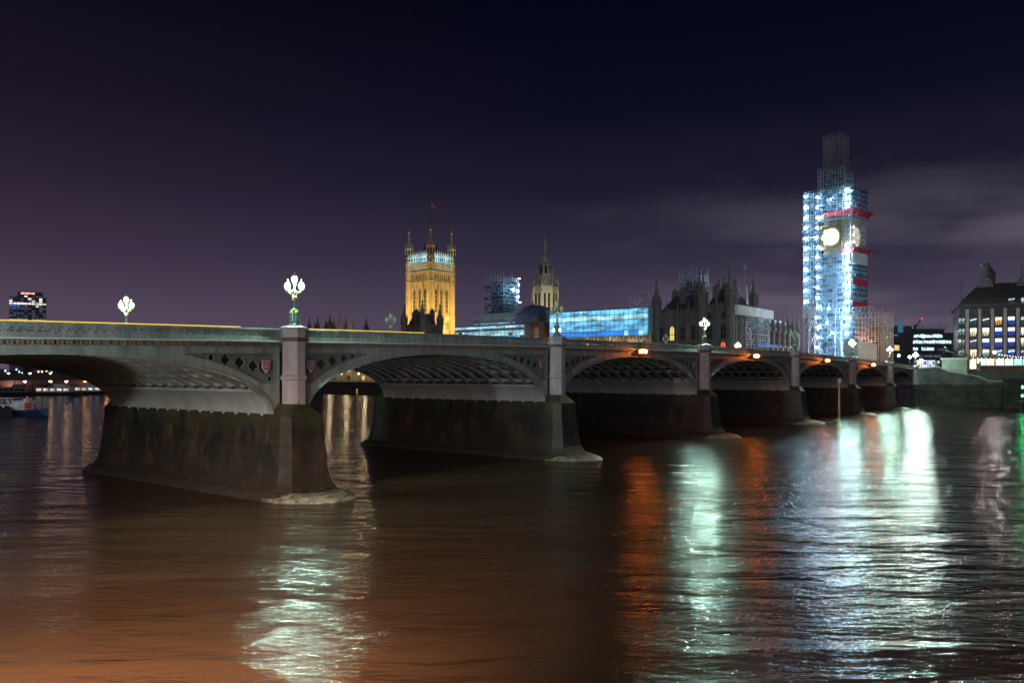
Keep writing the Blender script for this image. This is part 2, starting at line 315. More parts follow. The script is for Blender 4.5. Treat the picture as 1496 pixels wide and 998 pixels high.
# ================================================================== WATER AND LAND
def water_mat():
    m = bpy.data.materials.new("river_water"); m.use_nodes = True; nt = m.node_tree; nt.nodes.clear(); nn = nt.nodes.new; lk = nt.links.new
    t = nn("ShaderNodeTexCoord")
    def noise(scale, st, rot, det=3, rough=0.55, dist=0.4):
        mpn = nn("ShaderNodeMapping"); mpn.inputs["Scale"].default_value = st; mpn.inputs["Rotation"].default_value = (0, 0, R(rot)); lk(t.outputs["Object"], mpn.inputs[0])
        n = nn("ShaderNodeTexNoise"); n.inputs["Scale"].default_value = scale; n.inputs["Detail"].default_value = det; n.inputs["Roughness"].default_value = rough
        n.inputs["Distortion"].default_value = dist
        lk(mpn.outputs[0], n.inputs["Vector"]); return n
    big = noise(0.035, (0.6, 1.6, 1), 15, 3)
    swell = noise(0.24, (0.42, 1.5, 1), 8, 3, 0.5)
    mid = noise(0.62, (0.55, 1.5, 1), 12, 4, 0.6)
    fin = noise(2.4, (0.6, 1.4, 1), -10, 4, 0.62)
    # silt in the water scatters light evenly, whatever the ripples do
    r = nn("ShaderNodeValToRGB"); r.color_ramp.elements[0].position = 0.36; r.color_ramp.elements[1].position = 0.66
    r.color_ramp.elements[0].color = (0.036, 0.021, 0.012, 1); r.color_ramp.elements[1].color = (0.060, 0.034, 0.020, 1)
    lk(big.outputs[0], r.inputs[0])
    silt = nn("ShaderNodeBsdfDiffuse"); lk(r.outputs[0], silt.inputs["Color"])
    # rippled surface; calmer and rougher patches
    pat = noise(0.13, (0.42, 1.7, 1), 10, 4, 0.6, 0.8)
    pm = nn("ShaderNodeMapRange"); pm.inputs["From Min"].default_value = 0.34; pm.inputs["From Max"].default_value = 0.66
    pm.inputs["To Min"].default_value = 0.30; pm.inputs["To Max"].default_value = 1.0; lk(pat.outputs[0], pm.inputs["Value"])
    b0 = nn("ShaderNodeBump"); b0.inputs["Distance"].default_value = 0.52; lk(swell.outputs[0], b0.inputs["Height"])
    b1 = nn("ShaderNodeBump"); b1.inputs["Distance"].default_value = 0.24; lk(mid.outputs[0], b1.inputs["Height"]); lk(pm.outputs[0], b1.inputs["Strength"]); lk(b0.outputs[0], b1.inputs["Normal"])
    b2 = nn("ShaderNodeBump"); b2.inputs["Distance"].default_value = 0.075; lk(fin.outputs[0], b2.inputs["Height"]); lk(b1.outputs[0], b2.inputs["Normal"]); lk(pm.outputs[0], b2.inputs["Strength"])
    gl = nn("ShaderNodeBsdfGlossy"); gl.inputs["Roughness"].default_value = 0.125; lk(b2.outputs[0], gl.inputs["Normal"])
    fr = nn("ShaderNodeFresnel"); fr.inputs["IOR"].default_value = 1.42; lk(b2.outputs[0], fr.inputs["Normal"])
    mx = nn("ShaderNodeMixShader"); lk(fr.outputs[0], mx.inputs[0]); lk(silt.outputs[0], mx.inputs[1]); lk(gl.outputs[0], mx.inputs[2])
    out = nn("ShaderNodeOutputMaterial"); lk(mx.outputs[0], out.inputs[0])
    return m
wb = MB(); wb.add([(-4000, -600, 0), (4000, -600, 0), (4000, 6000, 0), (-4000, 6000, 0)], [(0, 1, 2, 3)])
tag(wb.build("water", water_mat()), kind="structure")
LAND = mat("land_ground", (0.10, 0.10, 0.085), 0.9, 0, 0.3, 0.05)
lb = MB()
# west bank: street level z 10.2 behind the walls; the palace terrace sits lower
lb.box(222, 3000, -900, 3000, -3, 10.2)
tag(lb.build("ground", LAND, None, loc=(P0[0], P0[1], 0), rz=ANG), kind="structure")
eb = MB(); eb.box(-900, -38.5, -900, 900, -3, 6.9)
tag(eb.build("riverside_path", PAVE, None, loc=(P0[0], P0[1], 0), rz=ANG), kind="structure")
# ================================================================== BRIDGE
BR = root("bridge", (P0[0], P0[1], 0), ANG, "grey green iron road bridge on granite piers with seven low arches crossing the river", "bridge")
def bp(name, mb, m, par=None, smooth=False): return mb.build(name, m, par or BR, smooth)
T0, T1 = CEN[0]-8, CEN[-1]+1
def frange(a, b, d):
    n = max(1, int(math.ceil((b-a)/d))); return [a+(b-a)*i/n for i in range(n+1)]
def strip(mb, ts, y0, y1, f0, f1):
    """solid that follows the deck: between heights f0(t), f1(t)"""
    rings = [[(t, y0, f0(t)), (t, y1, f0(t)), (t, y1, f1(t)), (t, y0, f1(t))] for t in ts]
    mb.loft(rings)
def perf(mb, ts, hs, P, solid, thick):
    """pierced plate; P(t,h,w)->xyz; faces only where solid(tc,hc)"""
    nt, nh = len(ts)-1, len(hs)-1
    S = [[solid((ts[i]+ts[i+1])/2, (hs[j]+hs[j+1])/2) for j in range(nh)] for i in range(nt)]
    idx = {}
    def V(i, j, k):
        key = (i, j, k)
        if key not in idx:
            idx[key] = len(mb.v); mb.v.append(P(ts[i], hs[j], thick*k))
        return idx[key]
    def Fc(*q): mb.f.append(q); mb.mi.append(mb.cm)
    for i in range(nt):
        # merge vertical runs
        j = 0
        while j < nh:
            if not S[i][j]: j += 1; continue
            Fc(V(i,j,0), V(i+1,j,0), V(i+1,j+1,0), V(i,j+1,0)); Fc(V(i,j+1,1), V(i+1,j+1,1), V(i+1,j,1), V(i,j,1))
            if i == 0 or not S[i-1][j]: Fc(V(i,j,0), V(i,j+1,0), V(i,j+1,1), V(i,j,1))
            if i == nt-1 or not S[i+1][j]: Fc(V(i+1,j,1), V(i+1,j+1,1), V(i+1,j+1,0), V(i+1,j,0))
            if j == 0 or not S[i][j-1]: Fc(V(i,j,1), V(i+1,j,1), V(i+1,j,0), V(i,j,0))
            if j == nh-1 or not S[i][j+1]: Fc(V(i,j+1,0), V(i+1,j+1,0), V(i+1,j+1,1), V(i,j+1,1))
            j += 1
# deck
m = MB(); strip(m, frange(T0, T1+12, 3), 0.95, W_BR-0.95, lambda t: zt(t)-1.7, lambda t: zt(t)-1.12); bp("deck", m, RIBM)
m = MB(); strip(m, frange(T0, T1+12, 3), 5.0, W_BR-5.0, lambda t: zt(t)-1.119, lambda t: zt(t)-1.10); bp("roadway", m, ASPH)
for y0, y1 in ((0.95, 4.9), (W_BR-4.9, W_BR-0.95)):
    m = MB(); strip(m, frange(T0, T1+12, 3), y0, y1, lambda t: zt(t)-1.119, lambda t: zt(t)-0.98); bp("pavement", m, PAVE)
PER = 0.54
def hole(t, h):   # trefoil openings in the lower middle of the parapet panel
    x = (t % PER)-PER/2
    if x*x+(h+0.35)**2 < 0.052**2: return True
    for s in (-1, 1):
        if (x-s*0.085)**2*0.75+(h+0.52)**2 < 0.068**2: return True
    # slim lancets of the diaper band above, alternate
    return False
for side, (yo, thick, sgn) in enumerate(((0.42, 0.14, 1), (W_BR-0.42, -0.14, -1))):
    for k in range(7):
        a, b = CEN[k]+0.95, CEN[k+1]-0.95
        if k == 0: a = CEN[0]-7
        if side and k > 3: step, hstep = 0.27, 0.2
        else: step, hstep = ((0.0415, 0.045) if k < 2 else (0.054, 0.06)) if not side else (0.09, 0.09)
        m = MB()
        ts = frange(a, b, step); hs = frange(-0.92, -0.08, hstep)
        perf(m, ts, hs, lambda t, h, w_, yo=yo: (t, yo+w_, zt(t)+h), lambda t, h: not hole(t, h), thick)
        # coping, ledge and small mouldings of the panel
        tt = frange(a, b, 1.5)
        q0, q1 = (yo-0.13*sgn, yo+0.30*sgn)
        strip(m, tt, min(q0, q1), max(q0, q1), lambda t: zt(t)-0.10, lambda t: zt(t))
        for h0, h1, pr in ((-0.24, -0.20, 0.03), (-0.76, -0.72, 0.03), (-0.66, -0.635, 0.02)):
            ya, yb = yo-pr*sgn, yo-0.002*sgn
            strip(m, tt, min(ya, yb), max(ya, yb), lambda t: zt(t)+h0, lambda t: zt(t)+h1)
        # diagonal tracery standing proud of the panel above the openings
        if not side and k < 3:
            for i in range(int((b-a)/PER)):
                t = (int(a/PER)+i+1)*PER
                if t+PER > b: break
                z = zt(t+PER/2)
                m.bar((t, yo-0.012, z-0.60), (t+PER/2, yo-0.012, z-0.25), 0.035, 0.05); m.bar((t+PER/2, yo-0.012, z-0.25), (t+PER, yo-0.012, z-0.60), 0.035, 0.05)
        pr_ = bp("parapet", m, PAINT)
        m = MB(); ya, yb = yo-0.34*sgn, yo+0.1*sgn
        strip(m, tt, min(ya, yb), max(ya, yb), lambda t: zt(t)-1.02, lambda t: zt(t)-0.93); bp("ledge", m, PAINT_LT)
        if side == 0:
            m = MB(); strip(m, tt, 0.30, 0.60, lambda t: zt(t)-1.34, lambda t: zt(t)-1.022)
            strip(m, tt, 0.16, 0.298, lambda t: zt(t)-1.37, lambda t: zt(t)-1.32)
            strip(m, tt, 0.20, 0.298, lambda t: zt(t)-1.08, lambda t: zt(t)-1.03)
            bp("cornice", m, PAINT_DK)
            m = MB(); rm = MB()
            t = a+0.2; i = 0
            while t < b-0.2:
                z = zt(t)-1.2
                if i % 2 == 0: m.box(t-0.06, t+0.06, 0.20, 0.299, z-0.11, z+0.10)
                else: rm.box(t-0.085, t+0.085, 0.24, 0.299, z-0.075, z+0.075)
                t += PER/2 if k < 3 else PER; i += 1
            strip(m, tt, 0.285, 0.299, lambda t: zt(t)-1.11, lambda t: zt(t)-1.09); strip(rm, tt, 0.288, 0.299, lambda t: zt(t)-1.21, lambda t: zt(t)-1.19)
            bp("bracket_course", m, PAINT_DK); bp("rosette_course", rm, RUST)
# spandrels, arch rings, panels, ribs
def sweep(mb, pts, y0, y1, h):
    """ribbon of thickness h above a curve of (t,z) points"""
    rings = []
    for i, (t, z) in enumerate(pts):
        a = pts[max(i-1, 0)]; b = pts[min(i+1, len(pts)-1)]
        dx, dz = b[0]-a[0], b[1]-a[1]; l = math.hypot(dx, dz) or 1
        nx, nz = -dz/l*h, dx/l*h
        rings.append([(t, y0, z), (t, y1, z), (t+nx, y1, z+nz), (t+nx, y0, z+nz)])
    mb.loft(rings)
def arch_pts(sp, n=48, zmin=None, off=0):
    a0, a1 = sp; c = (a0+a1)/2; a = (a1-a0)/2; out = []
    for i in range(n+1):
        u = -math.cos(PI*i/n); t = c+a*u; z = arch(sp, t)
        if zmin is None or z >= zmin: out.append((t, z))
    return out
def in_quatre(x, z, r):
    d = r*0.52
    return any((x-dx)**2+(z-dz)**2 < (r*0.46)**2 for dx, dz in ((d, 0), (-d, 0), (0, d), (0, -d))) or abs(x)+abs(z) < r*0.5
SHIELD_R = mat("shield_red", (0.52, 0.13, 0.14), 0.5, 0, 0.2, 8); SHIELD_B = mat("shield_blue", (0.24, 0.30, 0.48), 0.5, 0, 0.2, 8)
SHIELD_W = mat("shield_white", (0.55, 0.50, 0.52), 0.5, 0, 0.2, 8)
VOID = mat("panel_recess", (0.03, 0.034, 0.03), 0.9)  # near black colour paints the unlit hollow behind the tracery
for k, sp in enumerate(SPANS):
    a0, a1 = sp; c = (a0+a1)/2; half = (a1-a0)/2
    ext = lambda t: arch(sp, t, 0.85, 0.80)
    top = lambda t: zt(t)-1.85
    for (yf, yb, front) in ((0.5, 0.94, True), (W_BR-0.94, W_BR-0.5, False)):
        m = MB(); ts = sorted(set([c-half*math.cos(PI*i/72) for i in range(73)]+[CEN[k]+(0.9 if k else -7), CEN[k+1]-(0.9 if k < 6 else 0)]+[CEN[k]+1.25+0.04*i for i in range(2)]+[CEN[k+1]-1.25-0.04*i for i in range(2)]))
        lo, hi = [], []
        for t in ts:
            lo.append(arch(sp, t) if a0 < t < a1 else SPR)
        for i in range(len(ts)-1):
            t0, t1 = ts[i], ts[i+1]; tm = (t0+t1)/2
            inpan = front and CEN[k]+1.29 <= tm <= CEN[k+1]-1.29 and top(tm)-max(ext(tm), SPR+2.3) > 0.10
            def seg(f0a, f0b, f1a, f1b):
                m.hexa([(t0,yf,f0a),(t1,yf,f0b),(t1,yb,f0b),(t0,yb,f0a),(t0,yf,f1a),(t1,yf,f1b),(t1,yb,f1b),(t0,yb,f1a)])
            if inpan:
                e0, e1 = max(ext(t0), SPR+2.3), max(ext(t1), SPR+2.3)
                seg(lo[i], lo[i+1], min(e0, top(t0)), min(e1, top(t1))); seg(top(t0), top(t1), zt(t0)-1.3, zt(t1)-1.3)
            else: seg(lo[i], lo[i+1], zt(t0)-1.3, zt(t1)-1.3)
        # joints between the cast plates
        bp("spandrel", m, PAINT)
        if front:
            m = MB(); t = c-half+1.5
            while t < c+half-1.5:
                z0, z1 = (top(t)+0.04, zt(t)-1.36); 
                if ext(t) > top(t)-0.1: z0 = arch(sp, t)+0.3
                m.box(t-0.012, t+0.012, yf-0.006, yf+0.01, z0, z1); t += 2.15
            bp("plate_joint", m, PAINT_DK)
        m = MB(); pts = arch_pts(sp, 64)
        sg = -1 if front else 1
        fy = yf if front else yb
        for h0, h1, pr in ((0.0, 0.10, 0.16), (0.15, 0.20, 0.07), (0.27, 0.31, 0.05)):
            pp = [(t, arch(sp, t, h0*0.9, h0) if h0 else z) for t, z in pts]
            ya, yb2 = sorted((fy+sg*pr, fy+sg*0.002)); sweep(m, pp, ya, yb2, h1-h0)
        bp("arch_ring", m, PAINT)
    # recessed spandrel panels: left one and right one, seen from the front
    for sd in (0, 1):
        edge = CEN[k]+1.25 if sd == 0 else CEN[k+1]-1.25
        s = 1 if sd == 0 else -1
        if k == 0 and sd == 0: continue
        if k == 6 and sd == 1: edge += 0
        # length of the panel
        ln = 0.0
        while ln < half and top(edge+s*ln)-max(ext(edge+s*ln), SPR+2.3) > 0.12: ln += 0.05
        cell = 0.06 if k < 2 else 0.10
        gs = []; x = 0.62+0.05
        sh_x = 0.78; sh_z = top(edge)-1.02
        xq = 1.82
        while xq < ln-0.7:
            t = edge+s*xq; gap = top(t)-ext(t); r = min(0.42, gap*0.42)
            if r < 0.17: break
            gs.append((t, top(t)-gap/2-0.02, r)); xq += 2.2*r+0.22
        for dzz in (1.95, 2.55):
            if top(edge)-dzz > SPR+2.6: gs.append((edge+s*0.42, top(edge)-dzz, 0.21))
        ts = [edge+s*x for x in frange(0, ln, cell)]
        if s < 0: ts = ts[::-1]
        m = MB(); zl = SPR+2.2
        hs = frange(zl, max(top(t) for t in ts)+0.02, cell)
        shc = (edge+s*sh_x, sh_z)
        def sol(t, h):
            if h > top(t)+cell or h < ext(t)-cell: return False
            if (t-shc[0])**2+(h-shc[1])**2 < 0.55**2 and not ((t-shc[0])**2+(h-shc[1])**2 < 0.3**2): return abs((t-shc[0])) < 0.05 
            for (gx, gz, r) in gs:
                if abs(t-gx) < r and abs(h-gz) < r and in_quatre(t-gx, h-gz, r*0.95): return False
            return True
        perf(m, ts, hs, lambda t, h, w_: (t, 0.64+w_, h), sol, 0.08)
        for (gx, gz, r) in gs+[(shc[0], shc[1], 0.6)]:
            n = 20; ring = [(gx+math.cos(2*PI*i/n)*r*1.04, 0.63, gz+math.sin(2*PI*i/n)*r*1.04) for i in range(n+1)]
            m.tube(ring, 0.035, 5)
        # frame mouldings
        m.box(min(edge, edge+s*0.09), max(edge, edge+s*0.09), 0.50, 0.7, SPR+2.3, top(edge))
        tt = frange(edge, edge+s*ln, 0.6) if s > 0 else frange(edge+s*ln, edge, 0.6)
        strip(m, tt, 0.52, 0.7, lambda t: top(t)-0.09, lambda t: top(t)-0.002)
        strip(m, tt, 0.56, 0.7, lambda t: max(ext(t), SPR+2.3)+0.0, lambda t: max(ext(t), SPR+2.3)+0.08)
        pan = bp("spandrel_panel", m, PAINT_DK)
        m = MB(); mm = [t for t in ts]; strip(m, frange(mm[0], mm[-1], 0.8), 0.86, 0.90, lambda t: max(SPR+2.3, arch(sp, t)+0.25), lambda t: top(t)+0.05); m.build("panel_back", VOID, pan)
        sh = MB(); F = lambda u, w_, z: (shc[0]+u, 0.55-w_, shc[1]+z)
        H = 0.46
        def quad(u0, u1, z0, z1, mi):
            sh.cm = mi; sh.fbox(F, u0, u1, 0.0, 0.05, z0, z1)
        sh.cm = 0; sh.prism([(-0.36, 0.46), (0.36, 0.46), (0.36, -0.05), (0.28, -0.28), (0, -0.52), (-0.28, -0.28), (-0.36, -0.05)], F, -0.05, 0.0)
        if sd == 0:
            quad(-0.33, -0.02, 0.03, 0.42, 1); quad(0.02, 0.33, 0.03, 0.42, 2); quad(-0.31, -0.02, -0.30, -0.02, 2); quad(0.02, 0.31, -0.30, -0.02, 1)
            quad(-0.21, -0.14, 0.03, 0.421, 0)
        else:
            quad(-0.33, 0.33, 0.02, 0.42, 1); quad(-0.04, 0.04, -0.05, 0.425, 0); quad(-0.31, -0.0, -0.30, -0.02, 2); quad(0.02, 0.31, -0.30, -0.02, 1)
        sh.cm = 0
        sh.build("shield", [SHIELD_W, SHIELD_R, SHIELD_B], pan)
    # soffit, ribs, barrel plates
    pts = arch_pts(sp, 40)
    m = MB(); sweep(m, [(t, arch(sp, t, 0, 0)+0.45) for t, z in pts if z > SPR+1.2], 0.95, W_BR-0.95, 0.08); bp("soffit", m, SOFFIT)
    rp = [(t, z) for t, z in arch_pts(sp, 56) if z > SPR+1.72]
    for i in range(14):
        y = 1.9+i*(W_BR-3.8)/13
        m = MB(); sweep(m, rp, y-0.10, y+0.10, 0.46); sweep(m, rp, y-0.24, y+0.24, 0.07); bp("arch_rib", m, RIBM)
    m = MB(); t = c
    steps = [rp[0][0]+0.3+(rp[-1][0]-rp[0][0]-0.6)*i/15 for i in range(16)]
    for t in steps:
        z = arch(sp, t); m.box(t-0.06, t+0.06, 0.96, W_BR-0.96, z+0.06, z+0.42)
    bp("cross_bracing", m, RIBM)
    for lo_side in (0, 1):
        pp = [(t, z) for t, z in arch_pts(sp, 90) if z <= SPR+1.85 and ((t < c) if lo_side == 0 else (t > c))]
        m = MB(); sweep(m, pp, 0.96, W_BR-0.96, 0.25)
        te = pp[-1] if lo_side == 0 else pp[0]
        m.box(te[0]-0.25, te[0]+0.25, 0.97, W_BR-0.97, te[1]-0.06, te[1]+0.10)
        tb = a0 if lo_side == 0 else a1; s = 1 if lo_side == 0 else -1
        y = 1.6
        while y < W_BR-1:
            m.box(min(tb-s*.1, tb+s*0.14), max(tb-s*.1, tb+s*0.14), y-0.14, y+0.14, SPR-0.16, SPR+0.10); y += 1.75
        bp("barrel_plate", m, BARREL)
# piers
def pier_poly(w_, f, b):   # f,b: how far the two noses reach beyond the faces
    y1 = W_BR
    return [(-w_, 0.6), (-w_*1.0, -0.45*f), (-w_*0.80, -f), (w_*0.80, -f), (w_*1.0, -0.45*f), (w_, 0.6),
            (w_, y1-0.6), (w_*1.0, y1+0.45*b), (w_*0.80, y1+b), (-w_*0.80, y1+b), (-w_*1.0, y1+0.45*b), (-w_, y1-0.6)]
def foot_poly(w_, e):
    y1 = W_BR; n = 9; out = []
    for i in range(n): a = PI+PI*i/(n-1); out.append((w_*math.cos(a), -0.2+(e)*math.sin(a)))
    for i in range(n): a = PI*i/(n-1); out.append((w_*math.cos(a), y1+0.2+e*math.sin(a)))
    return out
def turret(par, x, yc, zb, ztop):
    rr = 0.93
    m = MB()
    prof = [(rr+0.06, zb-0.2), (rr+0.06, zb+0.12), (rr, zb+0.2), (rr, 8.72), (rr+0.07, 8.76), (rr+0.13, 8.86), (rr+0.13, 9.02), (rr+0.03, 9.12), (rr-0.03, 9.2), (rr-0.03, ztop-1.06), (rr+0.02, ztop-1.0)]
    m.lathe(x, yc, prof, 8); a = bp("turret", m, TURRET, par)
    m = MB(); m.lathe(x, yc, [(rr+0.02, ztop-1.0), (rr+0.16, ztop-0.94), (rr+0.16, ztop-0.80), (rr+0.05, ztop-0.72)], 8); m.build("turret_band", TURRET_DK, a)
    m = MB(); m.lathe(x, yc, [(rr-0.02, ztop-0.72), (rr-0.02, ztop-0.13)], 8); m.build("turret_drum", TURRET, a)
    m = MB(); m.lathe(x, yc, [(rr+0.10, ztop-0.13), (rr+0.17, ztop-0.05), (rr+0.17, ztop+0.05), (rr-0.1, ztop+0.16), (0.45, ztop+0.20)], 8); m.build("turret_cap", TURRET, a)
for i, t in enumerate(PIERS):
    m = MB(); rings = []
    for z, w_, f in ((-2, 2.9, 2.9), (0.6, 2.55, 2.6), (0.9, 2.34, 2.4), (1.3, 2.18, 2.2), (2.4, 1.98, 2.0), (3.8, 1.84, 1.82), (5.2, 1.74, 1.68), (6.0, 1.74, 1.66), (6.18, 1.66, 1.56)):
        rings.append([(t+x, y, z) for x, y in pier_poly(w_, f, f)])
    m.loft(rings)
    for y0, sgn in ((0, -1), (W_BR, 1)):      # sloping mossy caps of the cutwaters
        lo = [(t+x, y0+sgn*yy, 6.17) for x, yy in ((-1.62, -0.55), (-1.62, 0.68), (-1.30, 1.52), (1.30, 1.52), (1.62, 0.68), (1.62, -0.55))]
        hi = [(t+x, y0+sgn*yy, 6.95) for x, yy in ((-1.0, -0.5), (-0.98, 0.35), (-0.5, 0.95), (0.5, 0.95), (0.98, 0.35), (1.0, -0.5))]
        m.loft([lo, hi] if sgn < 0 else [lo[::-1], hi[::-1]])
    pr = bp("pier", m, GRANITE)
    m = MB(); rnd = random.Random(i); rings = []
    for z, w_, e in ((-2, 4.6, 6.2), (0.0, 3.65, 4.5), (0.28, 3.35, 4.1), (0.50, 3.05, 3.7), (0.58, 2.9, 3.3)):
        rings.append([(t+x+rnd.uniform(-.05, .05), y+rnd.uniform(-.12, .12), z+rnd.uniform(-.03, .03)) for x, y in foot_poly(w_, e)])
    m.loft(rings); m.build("footing", FOOT, pr, True)
    m = MB(); rings = []
    for z, w_, e in ((-1.5, 4.0, 5.4), (0.0, 3.55, 4.75), (0.20, 3.25, 4.3), (0.42, 2.9, 3.8), (0.55, 2.6, 3.0), (0.58, 0.3, 1.5)):
        rings.append([(t+w_*math.cos(PI+PI*k/26)+rnd.uniform(-.07, .07), -0.9+e*math.sin(PI+PI*k/26)+rnd.uniform(-.10, .10), z+rnd.uniform(-.05, .05)) for k in range(27)])
    m.loft(rings); m.build("apron", APRON, pr, True)
    for y0 in (0.0, W_BR): turret(pr, t, y0-0.12 if y0 == 0 else y0+0.12, 6.7, zt(t)+0.02)
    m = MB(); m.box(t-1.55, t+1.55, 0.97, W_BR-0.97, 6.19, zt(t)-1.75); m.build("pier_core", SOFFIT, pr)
# west abutment and east abutment
m = MB(); m.box(T_W-1.0, T_W+12, 1.0, W_BR-1.0, -2, zt(T_W)-1.72); bp("abutment", m, ASHLAR)
m = MB(); m.box(T_E-8, T_E+1.0, 1.0, W_BR-1.0, -2, zt(T_E)-1.72); bp("abutment", m, ASHLAR)
for y0 in (-0.1, W_BR+0.1):
    turret(BR, T_W+0.2, y0, 6.3, zt(T_W)+0.02)
m = MB(); m.box(T_W-1.0, T_W+1.6, -1.3, 1.0, -2, 6.2); bp("abutment_base", m, RIVERWALL)

# light trail of passing traffic, modelled as a solid glowing strip on the coping
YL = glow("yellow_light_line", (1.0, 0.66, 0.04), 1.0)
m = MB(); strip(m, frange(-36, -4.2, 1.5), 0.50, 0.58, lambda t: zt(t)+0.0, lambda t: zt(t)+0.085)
tag(m.build("light_strip", YL, None, loc=(P0[0], P0[1], 0), rz=ANG), "long thin yellow vehicle light trail along the parapet top over the widest open arch", "light trail", "yellow vehicle light trails on the parapet")
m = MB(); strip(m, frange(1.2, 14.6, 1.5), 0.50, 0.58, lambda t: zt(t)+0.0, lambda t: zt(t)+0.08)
tag(m.build("light_strip", YL, None, loc=(P0[0], P0[1], 0), rz=ANG), "shorter yellow vehicle light trail on the parapet between the lit triple lamp and the gold tower", "light trail", "yellow vehicle light trails on the parapet")

# ------------------------------------------------------------------ bridge lamps
def lantern(mb_glass, mb_cap, x, y, z):
    mb_glass.lathe(x, y, [(0.10, z-0.30), (0.19, z-0.22), (0.25, z-0.02), (0.245, z+0.14), (0.17, z+0.26)], 10)
    mb_cap.lathe(x, y, [(0.05, z-0.42), (0.12, z-0.36), (0.12, z-0.30)], 8)
    mb_cap.lathe(x, y, [(0.18, z+0.25), (0.19, z+0.28), (0.09, z+0.38), (0.05, z+0.42), (0.06, z+0.46), (0.02, z+0.58)], 8)
def bridge_lamp(lit, zb_lamp=None):
    r = bpy.data.objects.new("bridge_lamp", None); C.objects.link(r)
    m = MB(); m.lathe(0, 0, [(0.52, 0), (0.52, 0.10), (0.42, 0.16), (0.40, 0.24)], 8)
    for a in range(4):
        x, y = 0.29*math.cos(a*PI/2+PI/4), 0.29*math.sin(a*PI/2+PI/4)
        m.lathe(x, y, [(0.12, 0.2), (0.10, 0.32), (0.075, 0.40), (0.075, 0.95), (0.11, 1.0)], 8)
    m.lathe(0, 0, [(0.2, 0.2), (0.16, 1.2), (0.20, 1.28), (0.12, 1.36), (0.105, 1.5), (0.09, 2.0), (0.12, 2.08)], 10)
    m.build("post", GREEN, r, False)
    m = MB(); 
    for a in range(4):
        x, y = 0.29*math.cos(a*PI/2+PI/4), 0.29*math.sin(a*PI/2+PI/4); m.lathe(x, y, [(0.11, 0.98), (0.13, 1.06), (0.08, 1.14), (0.03, 1.28)], 8)
    m.lathe(0, 0, [(0.13, 1.98), (0.17, 2.05), (0.17, 2.16), (0.22, 2.24), (0.14, 2.30)], 10)
    m.build("capital", GOLD, r)
    for s in (-1, 1):
        m = MB(); m.tube([(s*0.05, 0, 2.2), (s*0.20, 0, 2.42), (s*0.42, 0, 2.55), (s*0.52, 0, 2.66)], [0.05, 0.05, 0.045, 0.04], 6)
        m.tube([(s*0.05, 0, 2.75), (s*0.28, 0, 2.62), (s*0.50, 0, 2.60)], 0.03, 6)
        m.tube([(s*(0.22+0.09*math.cos(2*PI*k/10)), 0, 2.50+0.09*math.sin(2*PI*k/10)) for k in range(11)], 0.02, 5)
        m.build("bracket_arm", GOLD, r)
    m = MB(); m.tube([(0, 0, 2.28), (0, 0, 3.2)], [0.06, 0.04], 8); m.build("stem", GREEN, r)
    for (x, z) in ((-0.53, 3.03), (0.53, 3.03), (0, 3.56)):
        g = MB(); cc = MB(); lantern(g, cc, x, 0, z)
        o = g.build("lantern", (LAMP_ON if lit else GLASS_OFF), r, True)
        if lit: hm = MB(); hm.lathe(x, 0, [(0.03, z-0.14), (0.10, z-0.06), (0.10, z+0.04), (0.03, z+0.12)], 8); hm.build("mantle", MANTLE, o, True)
        o2 = cc.build("lantern_cap", GOLD, o)
    return r
lampL = bridge_lamp(True); lampU = bridge_lamp(False)
used = {True: False, False: False}
def place_lamp(t, far, lit, label, group):
    src = lampL if lit else lampU
    if used[lit]: src = copy_tree(src)
    used[lit] = True
    src.location = BW(t, (W_BR+0.12) if far else -0.12, zt(t)+0.2)
    tag(src, label, "street lamp", group)
    return src
LG, UG = "lit triple lanterns on the bridge", "unlit triple lanterns on the bridge"
place_lamp(0, False, True, "lit green and gold triple lantern on the pink granite turret of the widest pier", LG)
place_lamp(0, True, True, "lit triple lantern showing only its globes above the parapet, beside the far office tower", LG)
place_lamp(34.75, False, False, "unlit green triple lantern on a turret in front of the bright blue sheeting", UG)
place_lamp(34.75, True, False, "unlit triple lantern just to the side of the golden floodlit tower", UG)
place_lamp(72.8, False, True, "lit triple lantern on the turret in front of the dark gothic pavilion", LG)
place_lamp(72.8, True, True, "lit triple lantern low behind the unlit one in front of the blue sheeting", LG)
place_lamp(112.4, False, False, "unlit dark triple lantern in front of the row of gothic pinnacles", UG)
place_lamp(112.4, True, False, "unlit triple lantern behind the parapet below the twin dark turrets", UG)
place_lamp(150.45, False, True, "lit triple lantern in front of the pale hoarding below the clock tower", LG)
place_lamp(150.45, True, True, "lit triple lantern seen low over the parapet below the corner pavilion", LG)
place_lamp(185.2, False, True, "lit triple lantern on the last pier, in front of the long dark office block", LG)
place_lamp(T_W+0.2, False, True, "lit triple lantern on the bridge end turret beside the stone stairs", LG)
